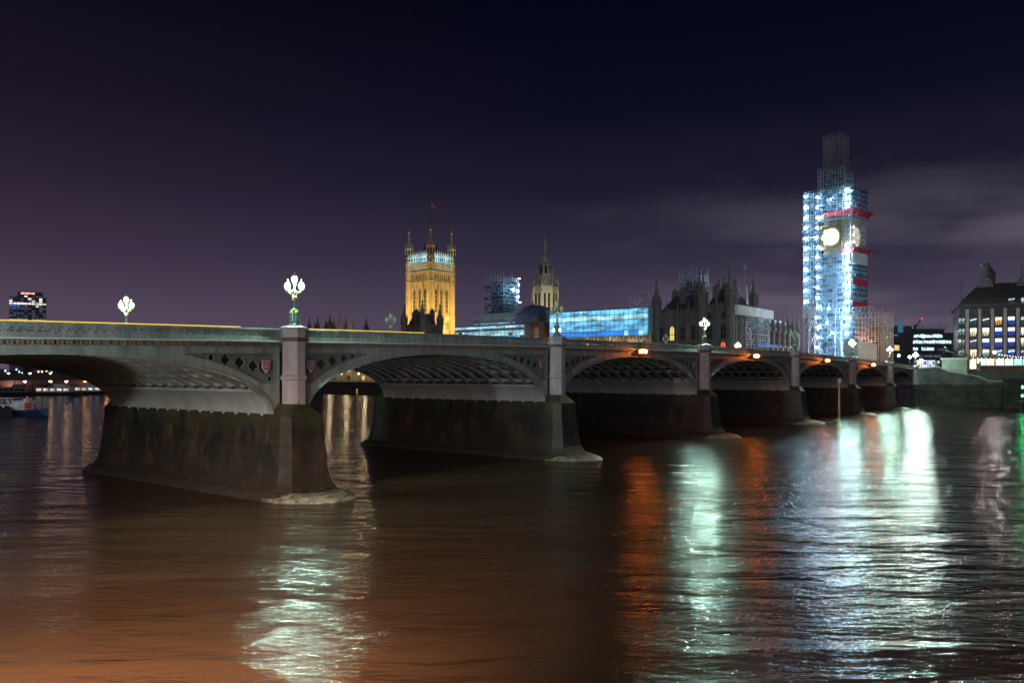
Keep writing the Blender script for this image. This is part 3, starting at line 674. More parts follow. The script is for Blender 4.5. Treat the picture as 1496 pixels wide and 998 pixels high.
# amber navigation lights at the crowns
nl = None
for k, lab in ((2, "pair of amber navigation lights over the arch with the blue sheeting above"), (3, "pair of amber navigation lights over the arch below the corner pavilion"),
               (4, "pair of amber navigation lights over the arch below the scaffolded clock tower"), (5, "pair of amber navigation lights over the small arch below the pale hoarding")):
    t = (CEN[k]+CEN[k+1])/2
    if nl is None:
        nl = bpy.data.objects.new("navigation_light", None); C.objects.link(nl)
        m = MB(); m.box(-0.85, 0.85, 0.04, 0.10, -0.34, 0.36); m.box(-0.85, 0.85, -0.42, 0.04, 0.30, 0.36); m.box(-0.75, -0.65, 0.1, 0.55, -0.05, 0.05); m.box(0.65, 0.75, 0.1, 0.55, -0.05, 0.05); m.build("bracket", BRONZE, nl)  # wide back plate and hood added to block amber spill on the cornice
        for s in (-1, 1):
            m = MB(); m.lathe(0, 0, [(0.05, -0.2), (0.2, -0.17), (0.24, 0), (0.2, 0.17), (0.05, 0.2)], 12); o = m.build("lamp", AMBER, nl, True); o.location = (s*0.36, -0.22, 0)
        o = nl
    else: o = copy_tree(nl)
    o.location = BW(t, -0.25, zt(t)-1.22); o.rotation_euler = (0, 0, ANG); tag(o, lab, "navigation light", "amber navigation lights on the arch crowns")
# ================================================================== PALACE
def XZ(px, py, Y):  # measured position: photo pixel and distance -> world x, z
    return ((px-748)/F_PX*Y, CAM_Z+(547-py)/F_PX*Y)
def WB(X, Y):
    dx, dy = X-P0[0], Y-P0[1]; return (dx*DX+dy*DY, -dx*DY+dy*DX)
WIN_WARM = glow("window_lit_warm", (1.0, 0.62, 0.24), 1.5, 0.7, 1.2)
WIN_COOL = glow("window_lit_cool", (0.75, 0.95, 1.0), 1.6, 0.6, 0.9)
WIN_RED = glow("window_lit_red", (1.0, 0.12, 0.07), 1.6, 0.3, 1.0)
def gothic_window(w_, h, frame_m, pane_m, mull=1, trans=1, head=True, name="window"):
    """faces local -y, sill at z=0"""
    F = lambda u, ww, z: (u, -ww, z)
    m = MB(); b = 0.09*w_+0.06
    m.fbox(F, -w_/2-b, -w_/2, -0.1, 0.18, 0, h); m.fbox(F, w_/2, w_/2+b, -0.1, 0.18, 0, h)
    m.fbox(F, -w_/2-b-0.1, w_/2+b+0.1, -0.1, 0.28, -0.22, 0)
    if head:
        hh = w_*0.7; pts = [(-w_/2-b, h), (-w_*0.28, h+hh*0.62), (0, h+hh), (w_*0.28, h+hh*0.62), (w_/2+b, h)]
        for a, c in zip(pts, pts[1:]): m.bar(F(a[0], 0.06, a[1]), F(c[0], 0.06, c[1]), b*1.6, 0.24)
    else: m.fbox(F, -w_/2-b, w_/2+b, -0.1, 0.22, h, h+b)
    for i in range(mull): u = -w_/2+w_*(i+1)/(mull+1); m.fbox(F, u-0.05*w_, u+0.05*w_, 0.02, 0.1, 0, h+(w_*0.3 if head else 0))
    for i in range(trans): z = h*(i+1)/(trans+1); m.fbox(F, -w_/2, w_/2, 0.03, 0.09, z-0.12, z+0.12)
    o = m.build(name, frame_m); g = MB()
    if head: g.prism([(-w_/2, 0), (w_/2, 0), (w_/2, h), (w_*0.28, h+w_*0.42), (0, h+w_*0.62), (-w_*0.28, h+w_*0.42), (-w_/2, h)], F, 0.003, 0.02)
    else: g.fbox(F, -w_/2, w_/2, 0.003, 0.02, 0, h)
    g.build("pane", pane_m, o); return o
def put(proto, par, loc, rz, pane=None):
    o = proto if not proto.get("_u") else copy_tree(proto)
    proto["_u"] = 1
    o.parent = par; o.location = loc; o.rotation_euler = (0, 0, rz)
    if pane is not None:
        for ch in o.children:
            ch.data = ch.data.copy(); ch.data.materials[0] = pane
    return o
def pinnacle_mb(mb, x, y, z0, r, h, n=8, shaft=0.45):
    mb.lathe(x, y, [(r, z0), (r, z0+h*shaft), (r*1.3, z0+h*(shaft+.02)), (r*1.25, z0+h*(shaft+.06)), (r*0.85, z0+h*(shaft+.08)), (r*0.45, z0+h*(shaft+.26)), (r*0.18, z0+h*0.92), (r*0.36, z0+h*0.945), (r*0.3, z0+h*0.965), (0.02, z0+h)], n)
def turret_mb(mb, x, y, z0, zb, r, ztip):
    """tall octagonal gothic turret: shaft to zb then spire to ztip"""
    H = ztip-zb
    mb.lathe(x, y, [(r, z0), (r, zb-0.55*(H)), (r*1.12, zb-0.52*H), (r*1.12, zb-0.47*H), (r*.95, zb-0.45*H), (r*.95, zb), (r*1.2, zb+0.02*H), (r*1.2, zb+0.07*H), (r*0.88, zb+0.10*H), (r*0.92, zb+0.22*H), (r*.66, zb+0.33*H), (r*0.34, zb+0.60*H), (r*0.16, zb+0.86*H), (r*0.36, zb+0.89*H), (r*0.36, zb+0.92*H), (r*.10, zb+0.94*H), (0.03, ztip)], 8)
    for k in range(8):
        a = 2*PI*(k+.5)/8; xx, yy = x+r*1.1*math.cos(a), y+r*1.1*math.sin(a)
        mb.lathe(xx, yy, [(r*.13, zb-0.3*H), (r*.13, zb+0.12*H), (0.02, zb+0.34*H)], 5)
def battlement(mb, F, length, z, step=1.6, th=0.5):
    u = 0
    while u < length-step*0.5:
        mb.fbox(F, u, u+step*0.55, -th, 0.1, z, z+0.9); u += step
def wall_face(mb, F, length, z0, z1, bay, floors, proud=0.5):
    """buttress strips and string courses of a gothic face"""
    n = max(1, round(length/bay))
    for i in range(n+1):
        u = length*i/n; mb.fbox(F, u-0.45, u+0.45, -0.1, proud, z0, z1+0.4); 
    for z in floors: mb.fbox(F, 0, length, -0.1, 0.22, z-0.18, z+0.18)
    for i in range(n):   # fine vertical panelling
        for k in (1, 2, 3, 4, 5):
            u = length*(i+k/6)/n; mb.fbox(F, u-0.06, u+0.06, -0.05, 0.10, z0, z1)
    return n

# ---- Victoria tower ---------------------------------------------------------
VX, VY = -58.0, 560.0
VT = root("stone_tower", (VX, VY, 0), ANG, "tall square stone tower floodlit gold with four corner turrets and a flag mast", "tower")
S = 10.6; ZT = 88.0
m = MB(); m.box(-S, S, -S, S, 8, ZT)
FW = frame((-S, S), R(-90)); FN = frame((-S, -S), 0)
for F in (FW, FN):
    for z in (39, 50.2, 51.4, 73.8, 75.0, 81.2, 86.2, 87.4): m.fbox(F, 0, 2*S, -0.1, 0.45, z-0.25, z+0.25)
    for k in range(1, 16): m.fbox(F, 2*S*k/16-0.07, 2*S*k/16+0.07, -0.1, 0.16, 10, ZT)
    for u in (2*S*0.36, 2*S*0.64): m.fbox(F, u-0.45, u+0.45, -0.1, 0.7, 10, 74)
m.build("tower_body", STONE, VT)
wp = gothic_window(2.3, 15.0, STONE, GLASS_DK, 1, 4); wq = gothic_window(1.7, 4.6, STONE, GLASS_DK, 1, 1); wr = gothic_window(0.9, 2.6, STONE, GLASS_DK, 0, 0)
for F, a in ((FW, R(-90)), (FN, 0)):
    for u in (0.25, 0.5, 0.75):
        put(wp, VT, F(2*S*u, 0, 52.6), a); put(wq, VT, F(2*S*u-1.2, 0, 41), a); put(wq, VT, F(2*S*u+1.2, 0, 41), a)
    for k in range(8): put(wr, VT, F(2*S*(k+1.5)/10, 0, 76.2), a)
for x, y in ((-S, -S), (-S, S), (S, -S), (S, S)):
    m = MB(); turret_mb(m, x, y, 8, 97.5, 2.5, 111.0)
    for z in (39, 51, 74.5, 81.2, 87, 91.5): m.lathe(x, y, [(2.75, z-0.35), (2.75, z+0.35)], 8)
    t_ = m.build("corner_turret", STONE, VT)
    m = MB()
    for z0, z1 in ((89, 91), (93, 96.6)):
        for k in range(8):
            a = 2*PI*k/8; m.bar((x+2.32*math.cos(a), y+2.32*math.sin(a), z0), (x+2.32*math.cos(a), y+2.32*math.sin(a), z1), 0.75, 0.75)
    m.build("turret_opening", GLASS_DK, t_)
    m = MB(); m.lathe(x, y, [(0.05, 110.8), (0.4, 111.4), (0.4, 111.9), (0.05, 112.4)], 8); m.build("gilded_finial", GOLD, t_)
m = MB()   # pierced crown cresting
for F in (FW, FN):
    for k in range(9):
        u = 2.6+(2*S-5.2)*k/8; m.fbox(F, u-0.35, u+0.35, -0.3, 0.1, ZT, ZT+6.2); pinnacle_mb(m, *F(u, -0.1, 0)[:2], ZT+5.8, 0.30, 2.6, 5)
        if k < 8:
            u2 = u+(2*S-5.2)/16; m.bar(F(u, -0.1, ZT+5.4), F(u2, -0.1, ZT+3.6), 0.3); m.bar(F(u2, -0.1, ZT+3.6), F(u+(2*S-5.2)/8, -0.1, ZT+5.4), 0.3)
    for z in (ZT+0.5, ZT+3.2, ZT+5.2): m.fbox(F, 2, 2*S-2, -0.2, 0.0, z-0.2, z+0.2)
m.build("crown_parapet", mat("pale_crown_stone", (0.5, 0.5, 0.47), 0.8), VT)
m = MB(); m.loft([[(-S+1, -S+1, ZT), (S-1, -S+1, ZT), (S-1, S-1, ZT), (-S+1, S-1, ZT)], [(-3, -3, ZT+7.5), (3, -3, ZT+7.5), (3, 3, ZT+7.5), (-3, 3, ZT+7.5)]]); m.build("roof", SLATE, VT)
m = MB(); 
for x, y in ((-3, -3), (3, -3), (-3, 3), (3, 3)): m.bar((x, y, ZT+6), (0, 0, ZT+19), 0.4); pinnacle_mb(m, x, y, ZT+6, 0.7, 9, 6)
m.lathe(0, 0, [(1.6, ZT+6), (1.4, ZT+17), (0.5, ZT+20)], 8); m.tube([(0, 0, ZT+17), (0, 0, 133.5)], [0.35, 0.15], 6); m.lathe(0, 0, [(0.05, 133.3), (0.45, 133.8), (0.05, 134.4)], 8); m.build("flag_mast", SLATE, VT)
fm = MB(); pts = []
for j in range(2):
    for i in range(9):
        u = i/8; pts.append((0.3+u*4.6*0.72, -u*3.2+0.35*math.sin(u*7), 129.6-u*3.4+j*2.6*(1-0.3*u)))
fm.grid(pts, 9); fm.grid([(a+0.04, b+0.04, c) for a, b, c in pts], 9)
fm.build("flag", mat("flag_red", (0.28, 0.07, 0.10), 0.8), VT)
WARM = (1.0, 0.62, 0.15)
def V(x, y, z): v = Matrix.Rotation(ANG, 3, "Z") @ Vector((x, y, 0)); return (VX+v.x, VY+v.y, z)
for x, y in ((-S-24, 5), (-S-24, -7), (5, -S-24), (-7, -S-24)):
    tx, ty = (-S, y) if x < -S else (x, -S)
    mklight("SPOT", "tower_floodlight", V(x, y, 24), 150000, WARM, 0.8, target=V(tx, ty, 66), spot=85, blend=0.8)
for x, y in ((-S-4, 5), (-S-4, -5), (5, -S-4), (-5, -S-4)):
    mklight("POINT", "crown_light", V(x*0.93, y*0.93, ZT+2), 1200, (0.30, 0.75, 1.0), 0.4)

# ---- central spire ----------------------------------------------------------
CXX, CYY = 18.0, 430.0
CT = root("lantern_spire", (CXX, CYY, 0), ANG, "slender grey gothic spire on an octagonal lantern rising behind the scaffolded roofs", "spire")
m = MB(); n = 8
m.lathe(0, 0, [(7.3, 10), (7.3, 55.5), (7.7, 55.8), (7.7, 56.8), (6.0, 57)], 8)
m.lathe(0, 0, [(5.4, 56.5), (4.4, 60), (3.7, 62.5), (3.5, 63), (3.4, 69), (3.7, 69.3), (2.7, 70)], 8)
m.lathe(0, 0, [(2.1, 69.5), (1.9, 74), (2.2, 74.3), (1.3, 74.8), (0.85, 79.5), (0.42, 84)], 8)
m.lathe(0, 0, [(0.4, 83), (0.65, 83.6), (0.3, 84), (0.10, 88.2)], 6)
m.build("spire_body", STONE_DK.copy() if False else mat("spire_stone", (0.30, 0.28, 0.22), 0.85, 0, 0.3, 0.5), CT)
m = MB()
for k in range(8):
    a = 2*PI*(k+.5)/8
    pinnacle_mb(m, 7.3*math.cos(a), 7.3*math.sin(a), 49, 0.5, 14, 6, 0.5)
    pinnacle_mb(m, 4.6*math.cos(a), 4.6*math.sin(a), 57, 0.4, 13, 6, 0.5)
    pinnacle_mb(m, 3.1*math.cos(a), 3.1*math.sin(a), 64.5, 0.28, 10, 6, 0.5)
    m.bar((6.8*math.cos(a), 6.8*math.sin(a), 58), (3.4*math.cos(a), 3.4*math.sin(a), 64), 0.4)
m.build("buttress_pinnacle_ring", mat("spire_stone", (0, 0, 0)), CT)
m = MB()
for k in range(8):
    a = 2*PI*k/8; c, s = math.cos(a), math.sin(a)
    for off in (-1.1, 1.1):
        for r_, z0, z1, wd in ((6.80, 30, 53, 1.5), ):
            m.bar((r_*c-off*s, r_*s+off*c, z0), (r_*c-off*s, r_*s+off*c, z1), wd, 0.3) if False else m.hexa([(r_*c-(off-.55)*s, r_*s+(off-.55)*c, z0), (r_*c-(off+.55)*s, r_*s+(off+.55)*c, z0), ((r_-.4)*c-(off+.55)*s, (r_-.4)*s+(off+.55)*c, z0), ((r_-.4)*c-(off-.55)*s, (r_-.4)*s+(off-.55)*c, z0), (r_*c-(off-.55)*s, r_*s+(off-.55)*c, z1), (r_*c-(off+.55)*s, r_*s+(off+.55)*c, z1), ((r_-.4)*c-(off+.55)*s, (r_-.4)*s+(off+.55)*c, z1), ((r_-.4)*c-(off-.55)*s, (r_-.4)*s+(off-.55)*c, z1)])
    m.hexa([(3.36*c-(-.6)*s, 3.36*s+(-.6)*c, 64), (3.36*c-.6*s, 3.36*s+.6*c, 64), (2.9*c-.6*s, 2.9*s+.6*c, 64), (2.9*c+.6*s, 2.9*s-.6*c, 64), (3.36*c-(-.6)*s, 3.36*s+(-.6)*c, 68.3), (3.36*c-.6*s, 3.36*s+.6*c, 68.3), (2.9*c-.6*s, 2.9*s+.6*c, 68.3), (2.9*c+.6*s, 2.9*s-.6*c, 68.3)])
m.build("lantern_window_ring", GLASS_DK, CT)
def Cw(t, y, z): v = Matrix.Rotation(ANG, 3, "Z") @ Vector((t, y, 0)); return (CXX+v.x, CYY+v.y, z)
mklight("SPOT", "spire_floodlight", Cw(-22, -10, 36), 17000, (1.0, 0.88, 0.55), 0.6, target=Cw(0, 0, 47), spot=60)
mklight("SPOT", "spire_floodlight", Cw(-10, -22, 36), 17000, (1.0, 0.88, 0.55), 0.6, target=Cw(0, 0, 50), spot=60)
mklight("POINT", "spire_roof_light", Cw(-9, -6, 58), 260, (1.0, 0.9, 0.7), 0.4)

# ---- scaffold generator -----------------------------------------------------
BULB = glow("work_light_bulb", (0.60, 0.84, 1.0), 560)
def scaffold(par, x0, x1, y0, y1, z0, z1, bay=2.0, lift=2.0, depth=1.3, th=0.09, boards=True, faces="WN", brace=True, jit=0.0, frame_m=None, solid=False):
    """tube scaffold wrapped round a box; faces W (-x), N (-y), E, S. one frame mesh and one deck per lift"""
    fm = MB(); zs = frange(z0, z1, lift)
    sides = {"W": (frame((x0, y1), R(-90)), y1-y0), "N": (frame((x0, y0), 0), x1-x0), "E": (frame((x1, y0), R(90)), y1-y0), "S": (frame((x1, y1), R(180)), x1-x0)}
    rnd = random.Random(int(x0*7+z1*3))
    for s in faces:
        F, ln = sides[s]; us = frange(-depth, ln+depth, bay)
        for u in us:
            tp = z1+rnd.uniform(0.2, 1.0+jit)
            fm.bar(F(u, depth, z0), F(u, depth, tp), th); 
            if rnd.random() < 0.6: fm.bar(F(u, 0.25, z0), F(u, 0.25, z1), th)
        for z in zs:
            fm.bar(F(-depth-0.3, depth, z), F(ln+depth+0.3, depth, z), th); fm.bar(F(-depth, depth, z+1.0), F(ln+depth, depth, z+1.0), th*0.8)
        if brace:
            for i in range(len(us)-1):
                for j in range(len(zs)-1):
                    if (i+j) % 4 == 0: fm.bar(F(us[i], depth+0.05, zs[j]), F(us[i+1], depth+0.05, zs[j+1]), th*0.8)
                    if (i-j) % 5 == 0: fm.bar(F(us[i+1], depth+0.05, zs[j]), F(us[i], depth+0.05, zs[j+1]), th*0.8)
    fo = fm.build("scaffold_frame", frame_m or STEEL, par)
    if boards:
        for z in zs[:-1] if len(zs) < 45 else zs[:-1:2]:
            m = MB()
            for s in faces:
                F, ln = sides[s]; m.fbox(F, -depth, ln+depth, 0.2, depth-0.1, z-0.06, z); m.fbox(F, -depth, ln+depth, depth-0.06, depth-0.03, z, z+0.2)
            m.build("deck", BOARD, par)
    return zs
bulb_mb = MB(); bulb_mb.lathe(0, 0, [(0.05, -0.24), (0.18, -0.16), (0.25, 0), (0.18, 0.16), (0.05, 0.24)], 8)
bulb0 = bulb_mb.build("work_light", BULB); bulb0["_n"] = 0
def bulb(par, x, y, z, sc_=1.0):
    o = bulb0 if not bulb0["_n"] else bulb0.copy()
    if bulb0["_n"]: C.objects.link(o)
    bulb0["_n"] = 1
    o.parent = par; o.location = (x, y, z); o.scale = (sc_, sc_, sc_); return o

# ---- clock tower ------------------------------------------------------------
EX, EY, EA = 135.3, 322.0, R(-47.3)
ET = root("clock_tower", (EX, EY, 0), EA, "tall stone clock tower with a glowing white dial, wrapped in lit scaffolding", "clock tower")
ET.scale = (.81, .81, 1)
hs_ = 5.9; m = MB(); m.box(-hs_, hs_, -hs_, hs_, 8, 58)
FR = frame((-hs_, -hs_), 0); FRr = frame((hs_, -hs_), R(90))
for F in (FR, FRr):
    for k in range(1, 8): m.fbox(F, 11.8*k/8-0.12, 11.8*k/8+0.12, -0.1, 0.30, 8, 58)
    for z in range(14, 58, 7): m.fbox(F, 0, 11.8, -0.1, 0.35, z-0.2, z+0.2)
m.build("shaft", mat("tower_stone_grey", (0.22, 0.25, 0.29), 0.85, 0, 0.3, 0.6), ET)
m = MB(); m.box(-6.7, 6.7, -6.7, 6.7, 58, 72); 
for z in (58.3, 60.2, 70, 71.8): m.box(-7.0, 7.0, -7.0, 7.0, z-0.25, z+0.25)
m.build("clock_stage", mat("clock_stage_stone", (0.30, 0.28, 0.22), 0.8, 0, 0.3, 0.6), ET)
m = MB(); m.box(-5.6, 5.6, -5.6, 5.6, 72, 79); m.loft([[(-6.2, -6.2, 79), (4, -6.2, 79), (4, 4, 79), (-6.2, 4, 79)], [(-5, -5, 88), (1, -5, 88), (1, 1, 88), (-5, 1, 88)], [(-4.8, -4.8, 92), (.8, -4.8, 92), (.8, .8, 92), (-4.8, .8, 92)], [(-2.2, -2.2, 103), (-1.8, -2.2, 103), (-1.8, -1.8, 103), (-2.2, -1.8, 103)]])
m.build("belfry_roof", SLATE, ET)
DIAL = glow("clock_dial_glass", (1.0, 0.95, 0.86), 1.6, 0.08, 0.9)
ZC = 64.9
def dial(par, cx, y, rot, only=False):
    o = bpy.data.objects.new("clock_face", None); C.objects.link(o); o.parent = par; o.location = (cx[0], cx[1], ZC); o.rotation_euler = (0, 0, rot); o.scale = (1.16, 1, 0.97)
    n = 40; g = MB(); g.prism([(3.55*math.cos(2*PI*k/n), 3.55*math.sin(2*PI*k/n)) for k in range(n)], lambda u, w_, z: (u, -w_, z), 0, 0.12); g.build("dial", DIAL if rot == 0 else glow("dial_behind_scaffold", (1.0, 0.85, 0.5), 0.8, 0.6, 0.8), o)
    g = MB(); ring = [(3.72*math.cos(2*PI*k/n), -0.14, 3.72*math.sin(2*PI*k/n)) for k in range(n+1)]; g.tube(ring, 0.26, 6); g.build("rim", GOLD, o)
    g = MB()
    for k in range(12):
        a = 2*PI*k/12; g.bar((2.75*math.cos(a), -0.14, 2.75*math.sin(a)), (3.2*math.cos(a), -0.14, 3.2*math.sin(a)), 0.13, 0.05)
    g.tube([(3.3*math.cos(2*PI*k/n), -0.14, 3.3*math.sin(2*PI*k/n)) for k in range(n+1)], 0.035, 5)
    g.build("numeral_ring", mat("dial_ironwork", (0.5, 0.46, 0.38), 0.6, emit=(1, .95, .8), es=0.35), o)  # iron numerals given a glow that paints the dial's light over them
    for a, l, wd in ((R(243), 1.9, 0.42), (R(152), 2.1, 0.28)):
        g = MB(); g.bar((-0.4*math.cos(a), -0.22, -0.4*math.sin(a)), (l*math.cos(a), -0.22, l*math.sin(a)), wd, 0.06); g.build("hand", SLATE, o)
    g = MB(); g.lathe(0, 0, [(0.01, 0), (0.3, 0), (0.3, 0.1), (0.01, 0.1)], 12); hb = g.build("hand_boss", SLATE, o); hb.rotation_euler = (R(90), 0, 0); hb.location = (0, -0.18, 0)
    g = MB()
    for sx in (-1, 1):
        g.box(sx*4.4-0.15, sx*4.4+0.15, -0.3, 0, -4.4, 4.4)
    g.box(-4.4, 4.4, -0.3, 0, -4.6, -4.3); g.box(-4.4, 4.4, -0.3, 0, 4.3, 4.6)
    for sx in (-1, 1):
        for sz in (-1, 1): g.bar((sx*4.2, -0.1, sz*3.0), (sx*3.0, -0.1, sz*4.2), 0.25, 0.1)
    g.build("dial_frame", mat("dial_gilding", (0.30, 0.22, 0.08), 0.5, 0.4, 0.3, 3), o)
    return o
dial(ET, (-2.0, -8.35), 0, 0)
m = MB(); m.box(-7.4, 3.4, -8.2, -6.7, 60, 70); m.build("dial_surround", mat("clock_stage_stone", (0, 0, 0)), ET)
dial(ET, (6.95, 0), 0, R(90)).rotation_euler = (0, 0, R(90))
# scaffolding round it
ES = root("tower_scaffold", (EX, EY, 0), EA, "tall tube scaffold with blue white work lights and red fans around the clock tower", "scaffold")
g0 = 7.45; ES.scale = (.81, .81, 1)
NETB = net("blue_debris_netting", (0.42, 0.60, 0.72), 0.42, 0.9); NETD = net("dark_debris_netting", (0.10, 0.17, 0.22), 0.80, 0.6)
BSTEEL = mat("bluish_scaffold_tube", (0.26, 0.38, 0.50), 0.45, 0.3, 0.5, 0.6)
scaffold(ES, -g0, g0, -g0, g0, 10, 57, 1.7, 2.15, 1.2, 0.15, True, "WNE", True, 0.0, BSTEEL)
scaffold(ES, -g0, g0, -g0, g0, 72, 84, 1.7, 2.0, 1.2, 0.15, True, "WNE", True, 0.0, BSTEEL)
m = MB()
for z in frange(58, 71, 2.15):
    m.bar((g0+1.2, -g0, z), (g0+1.2, g0, z), 0.13); m.bar((3.8, -g0-1.2, z), (g0+1.2, -g0-1.2, z), 0.13)
for k in range(9): m.bar((g0+1.2, -g0+k*1.86, 56), (g0+1.2, -g0+k*1.86, 73), 0.13)
for k in range(4): m.bar((4+k*1.4, -g0-1.2, 56), (4+k*1.4, -g0-1.2, 73), 0.13)
m.build("scaffold_frame", STEEL, ES)
# upper boxes
scaffold(ES, -8.6, 3.4, -7.0, 2.6, 84.5, 92.5, 1.6, 2.0, 0.7, 0.12, True, "WNE", False)
m = MB(); m.box(-9.4, 4.2, -7.8, 3.4, 92.6, 92.9); m.build("cover_roof", SLATE, ES)
scaffold(ES, -6.4, 1.6, -6.0, 1.4, 93, 105.5, 1.3, 1.9, 0.6, 0.13, True, "WNES", True, 1.0, mat("dim_scaffold_tube", (0.30, 0.24, 0.30), 0.6))
def netbox(x0, x1, y0, y1, z0, z1, faces, p=0.62, mats=None, par=None, bay=2.6, lift=2.15, seed=0):
    """debris netting hung in separate sheets of differing age, some bays left open"""
    rnd = random.Random(seed+int(z0)); mats = mats or NETS
    m = MB()
    for s_ in faces:
        F, ln = {"N": (frame((x0, y0), 0), x1-x0), "E": (frame((x1, y0), R(90)), y1-y0), "W": (frame((x0, y1), R(-90)), y1-y0)}[s_]
        us = frange(0, ln, bay); zs = frange(z0, z1, lift)
        for i in range(len(us)-1):
            for j in range(len(zs)-1):
                if rnd.random() > p: continue
                m.cm = rnd.randrange(len(mats)); g = 0.05
                m.add([F(us[i]+g, 0, zs[j]+0.25), F(us[i+1]-g, 0, zs[j]+0.25), F(us[i+1]-g, rnd.uniform(0, .15), zs[j+1]-rnd.uniform(.05, .8)), F(us[i]+g, 0, zs[j+1]-rnd.uniform(.05, .6))], [(0, 1, 2, 3)])
    return m.build("netting_panel", mats, par or ES)
NETS = [net("debris_netting_blue", (0.22, 0.42, 0.62), 0.45, 1.4), net("debris_netting_grey", (0.16, 0.27, 0.38), 0.35, 1.4), net("debris_netting_dark", (0.08, 0.13, 0.18), 0.75, 1.0), net("debris_netting_light", (0.45, 0.66, 0.80), 0.35, 1.4)]
NETDS = [net("debris_netting_dark", (0, 0, 0), 0), net("debris_netting_dusk", (0.12, 0.22, 0.32), 0.7, 0.8)]
q = g0+1.28
for z0, z1 in ((10, 20), (20.3, 30), (30.3, 40), (40.3, 50), (50.3, 57), (73, 78), (78.3, 84.3)):
    netbox(-q, q, -q, q, z0, z1, "NW", 0.72); netbox(-q, q, -q, q, z0, z1, "E", 0.95, NETDS)
netbox(-9.2, 4.0, -7.6, 3.2, 84.6, 92.5, "NEW", 1.0, NETDS)
# stair tower on the left, with truss legs under it
scaffold(ES, -15.2, -9.6, -9.6, -5.2, 36.5, 83.5, 1.4, 2.0, 0.6, 0.13, True, "WNES", True, 0.0, BSTEEL)
netbox(-15.9, -8.95, -10.3, -4.5, 37, 83, "NW", 0.6, None, ES, 1.7)
m = MB()
for x in (-15.6, -12.4, -9.2):
    for y in (-10, -4.8): m.bar((x, y, 8), (x, y, 38), 0.32)
for z in (12, 19, 26, 33):
    for y in (-10, -4.8):
        m.bar((-15.6, y, z-7), (-12.4, y, z), 0.2); m.bar((-12.4, y, z), (-9.2, y, z-7), 0.2); m.bar((-15.6, y, z), (-9.2, y, z), 0.2)
for k in range(6): m.bar((-16.4+k*1.3, -10.4, 37), (-15.7+k*1.3, -10.4, 32.5), 0.22); m.bar((-15.7+k*1.3, -10.4, 32.5), (-15.1+k*1.3, -10.4, 37), 0.22)
m.build("support_truss", STEEL, ES)
# lower gantry on the right (warm lit)
m = MB()
for x in range(9): 
    xx = 1.5+x*2.1; m.bar((xx, -11.5, 31), (xx, -11.5, 35.5), 0.22); m.bar((xx, -11.5, 31), (xx+2.1, -11.5, 35.5), 0.18)
m.bar((1.5, -11.5, 31), (20, -11.5, 31), 0.3); m.bar((1.5, -11.5, 35.5), (20, -11.5, 35.5), 0.3)
for x in (1.5, 4.5): m.bar((x, -11.5, 9), (x, -11.5, 31), 0.35)
m.build("gantry", STEEL, ES)
scaffold(ES, 11, 22, -8, 4, 10, 32, 1.8, 2.1, 0.8, 0.13, True, "NE", True, 2.0, mat("warm_scaffold_tube", (0.55, 0.42, 0.36), 0.6))
# red protection fans and bands
def fan(pts_in, pts_out, nm="protection_fan"):
    m = MB(); v = pts_in+pts_out; n = len(pts_in)
    lo = [(a, b, c-0.15) for a, b, c in v]; allv = v+lo
    fs = [(i, i+1, n+i+1, n+i) for i in range(n-1)]+[(2*n+n+i, 2*n+n+i+1, 2*n+i+1, 2*n+i) for i in range(n-1)]+[(n+i, n+i+1, 3*n+i+1, 3*n+i) for i in range(n-1)]
    m.add(allv, fs); o = m.build(nm, RED, ES)
    b = MB()
    for i in range(n-1):
        for f in (0.15, 0.4, 0.65, 0.9):
            p = Vector(pts_out[i]).lerp(Vector(pts_out[i+1]), f); r_ = Vector(pts_in[i]).lerp(Vector(pts_in[i+1]), f); r_.z -= 3.6
            b.bar(p, r_, 0.12)
    b.build("fan_strut", STEEL, o)
fan([(-5, -q-0.1, 73.2), (q+0.1, -q-0.1, 73.2), (q+0.1, q, 73.2)], [(-5, -q-2.6, 74.6), (q+2.6, -q-2.6, 74.6), (q+3.2, q+0.5, 74.6)])
fan([(3.9, -q-0.1, 58.4), (q+0.1, -q-0.1, 58.4), (q+0.1, q, 58.4)], [(3.9, -q-1.8, 59.4), (q+2.6, -q-2.2, 59.4), (q+3.2, q+0.5, 59.4)])
fan([(-15.9, -9.5, 71.6), (-15.9, -5, 71.6)], [(-17.4, -9.5, 72.4), (-17.4, -5, 72.4)]); fan([(-15.9, -9.5, 47), (-15.9, -5, 47)], [(-17.2, -9.5, 47.8), (-17.2, -5, 47.8)])
for z in (44.5, 35.6):
    m = MB(); m.box(q+0.05, q+0.25, -q+0.3, q-0.2, z+.6, z+2.9)
    for k in range(12): m.box(q+0.25, q+0.40, -q+0.4+k*1.4, -q+0.5+k*1.4, z+.6, z+2.9)
    m.build("red_band", RED, ES)
m = MB(); m.box(q+0.05, q+0.3, -q+0.3, q-0.6, 53.5, 58); m.build("white_sheet", SHEET_W, ES)
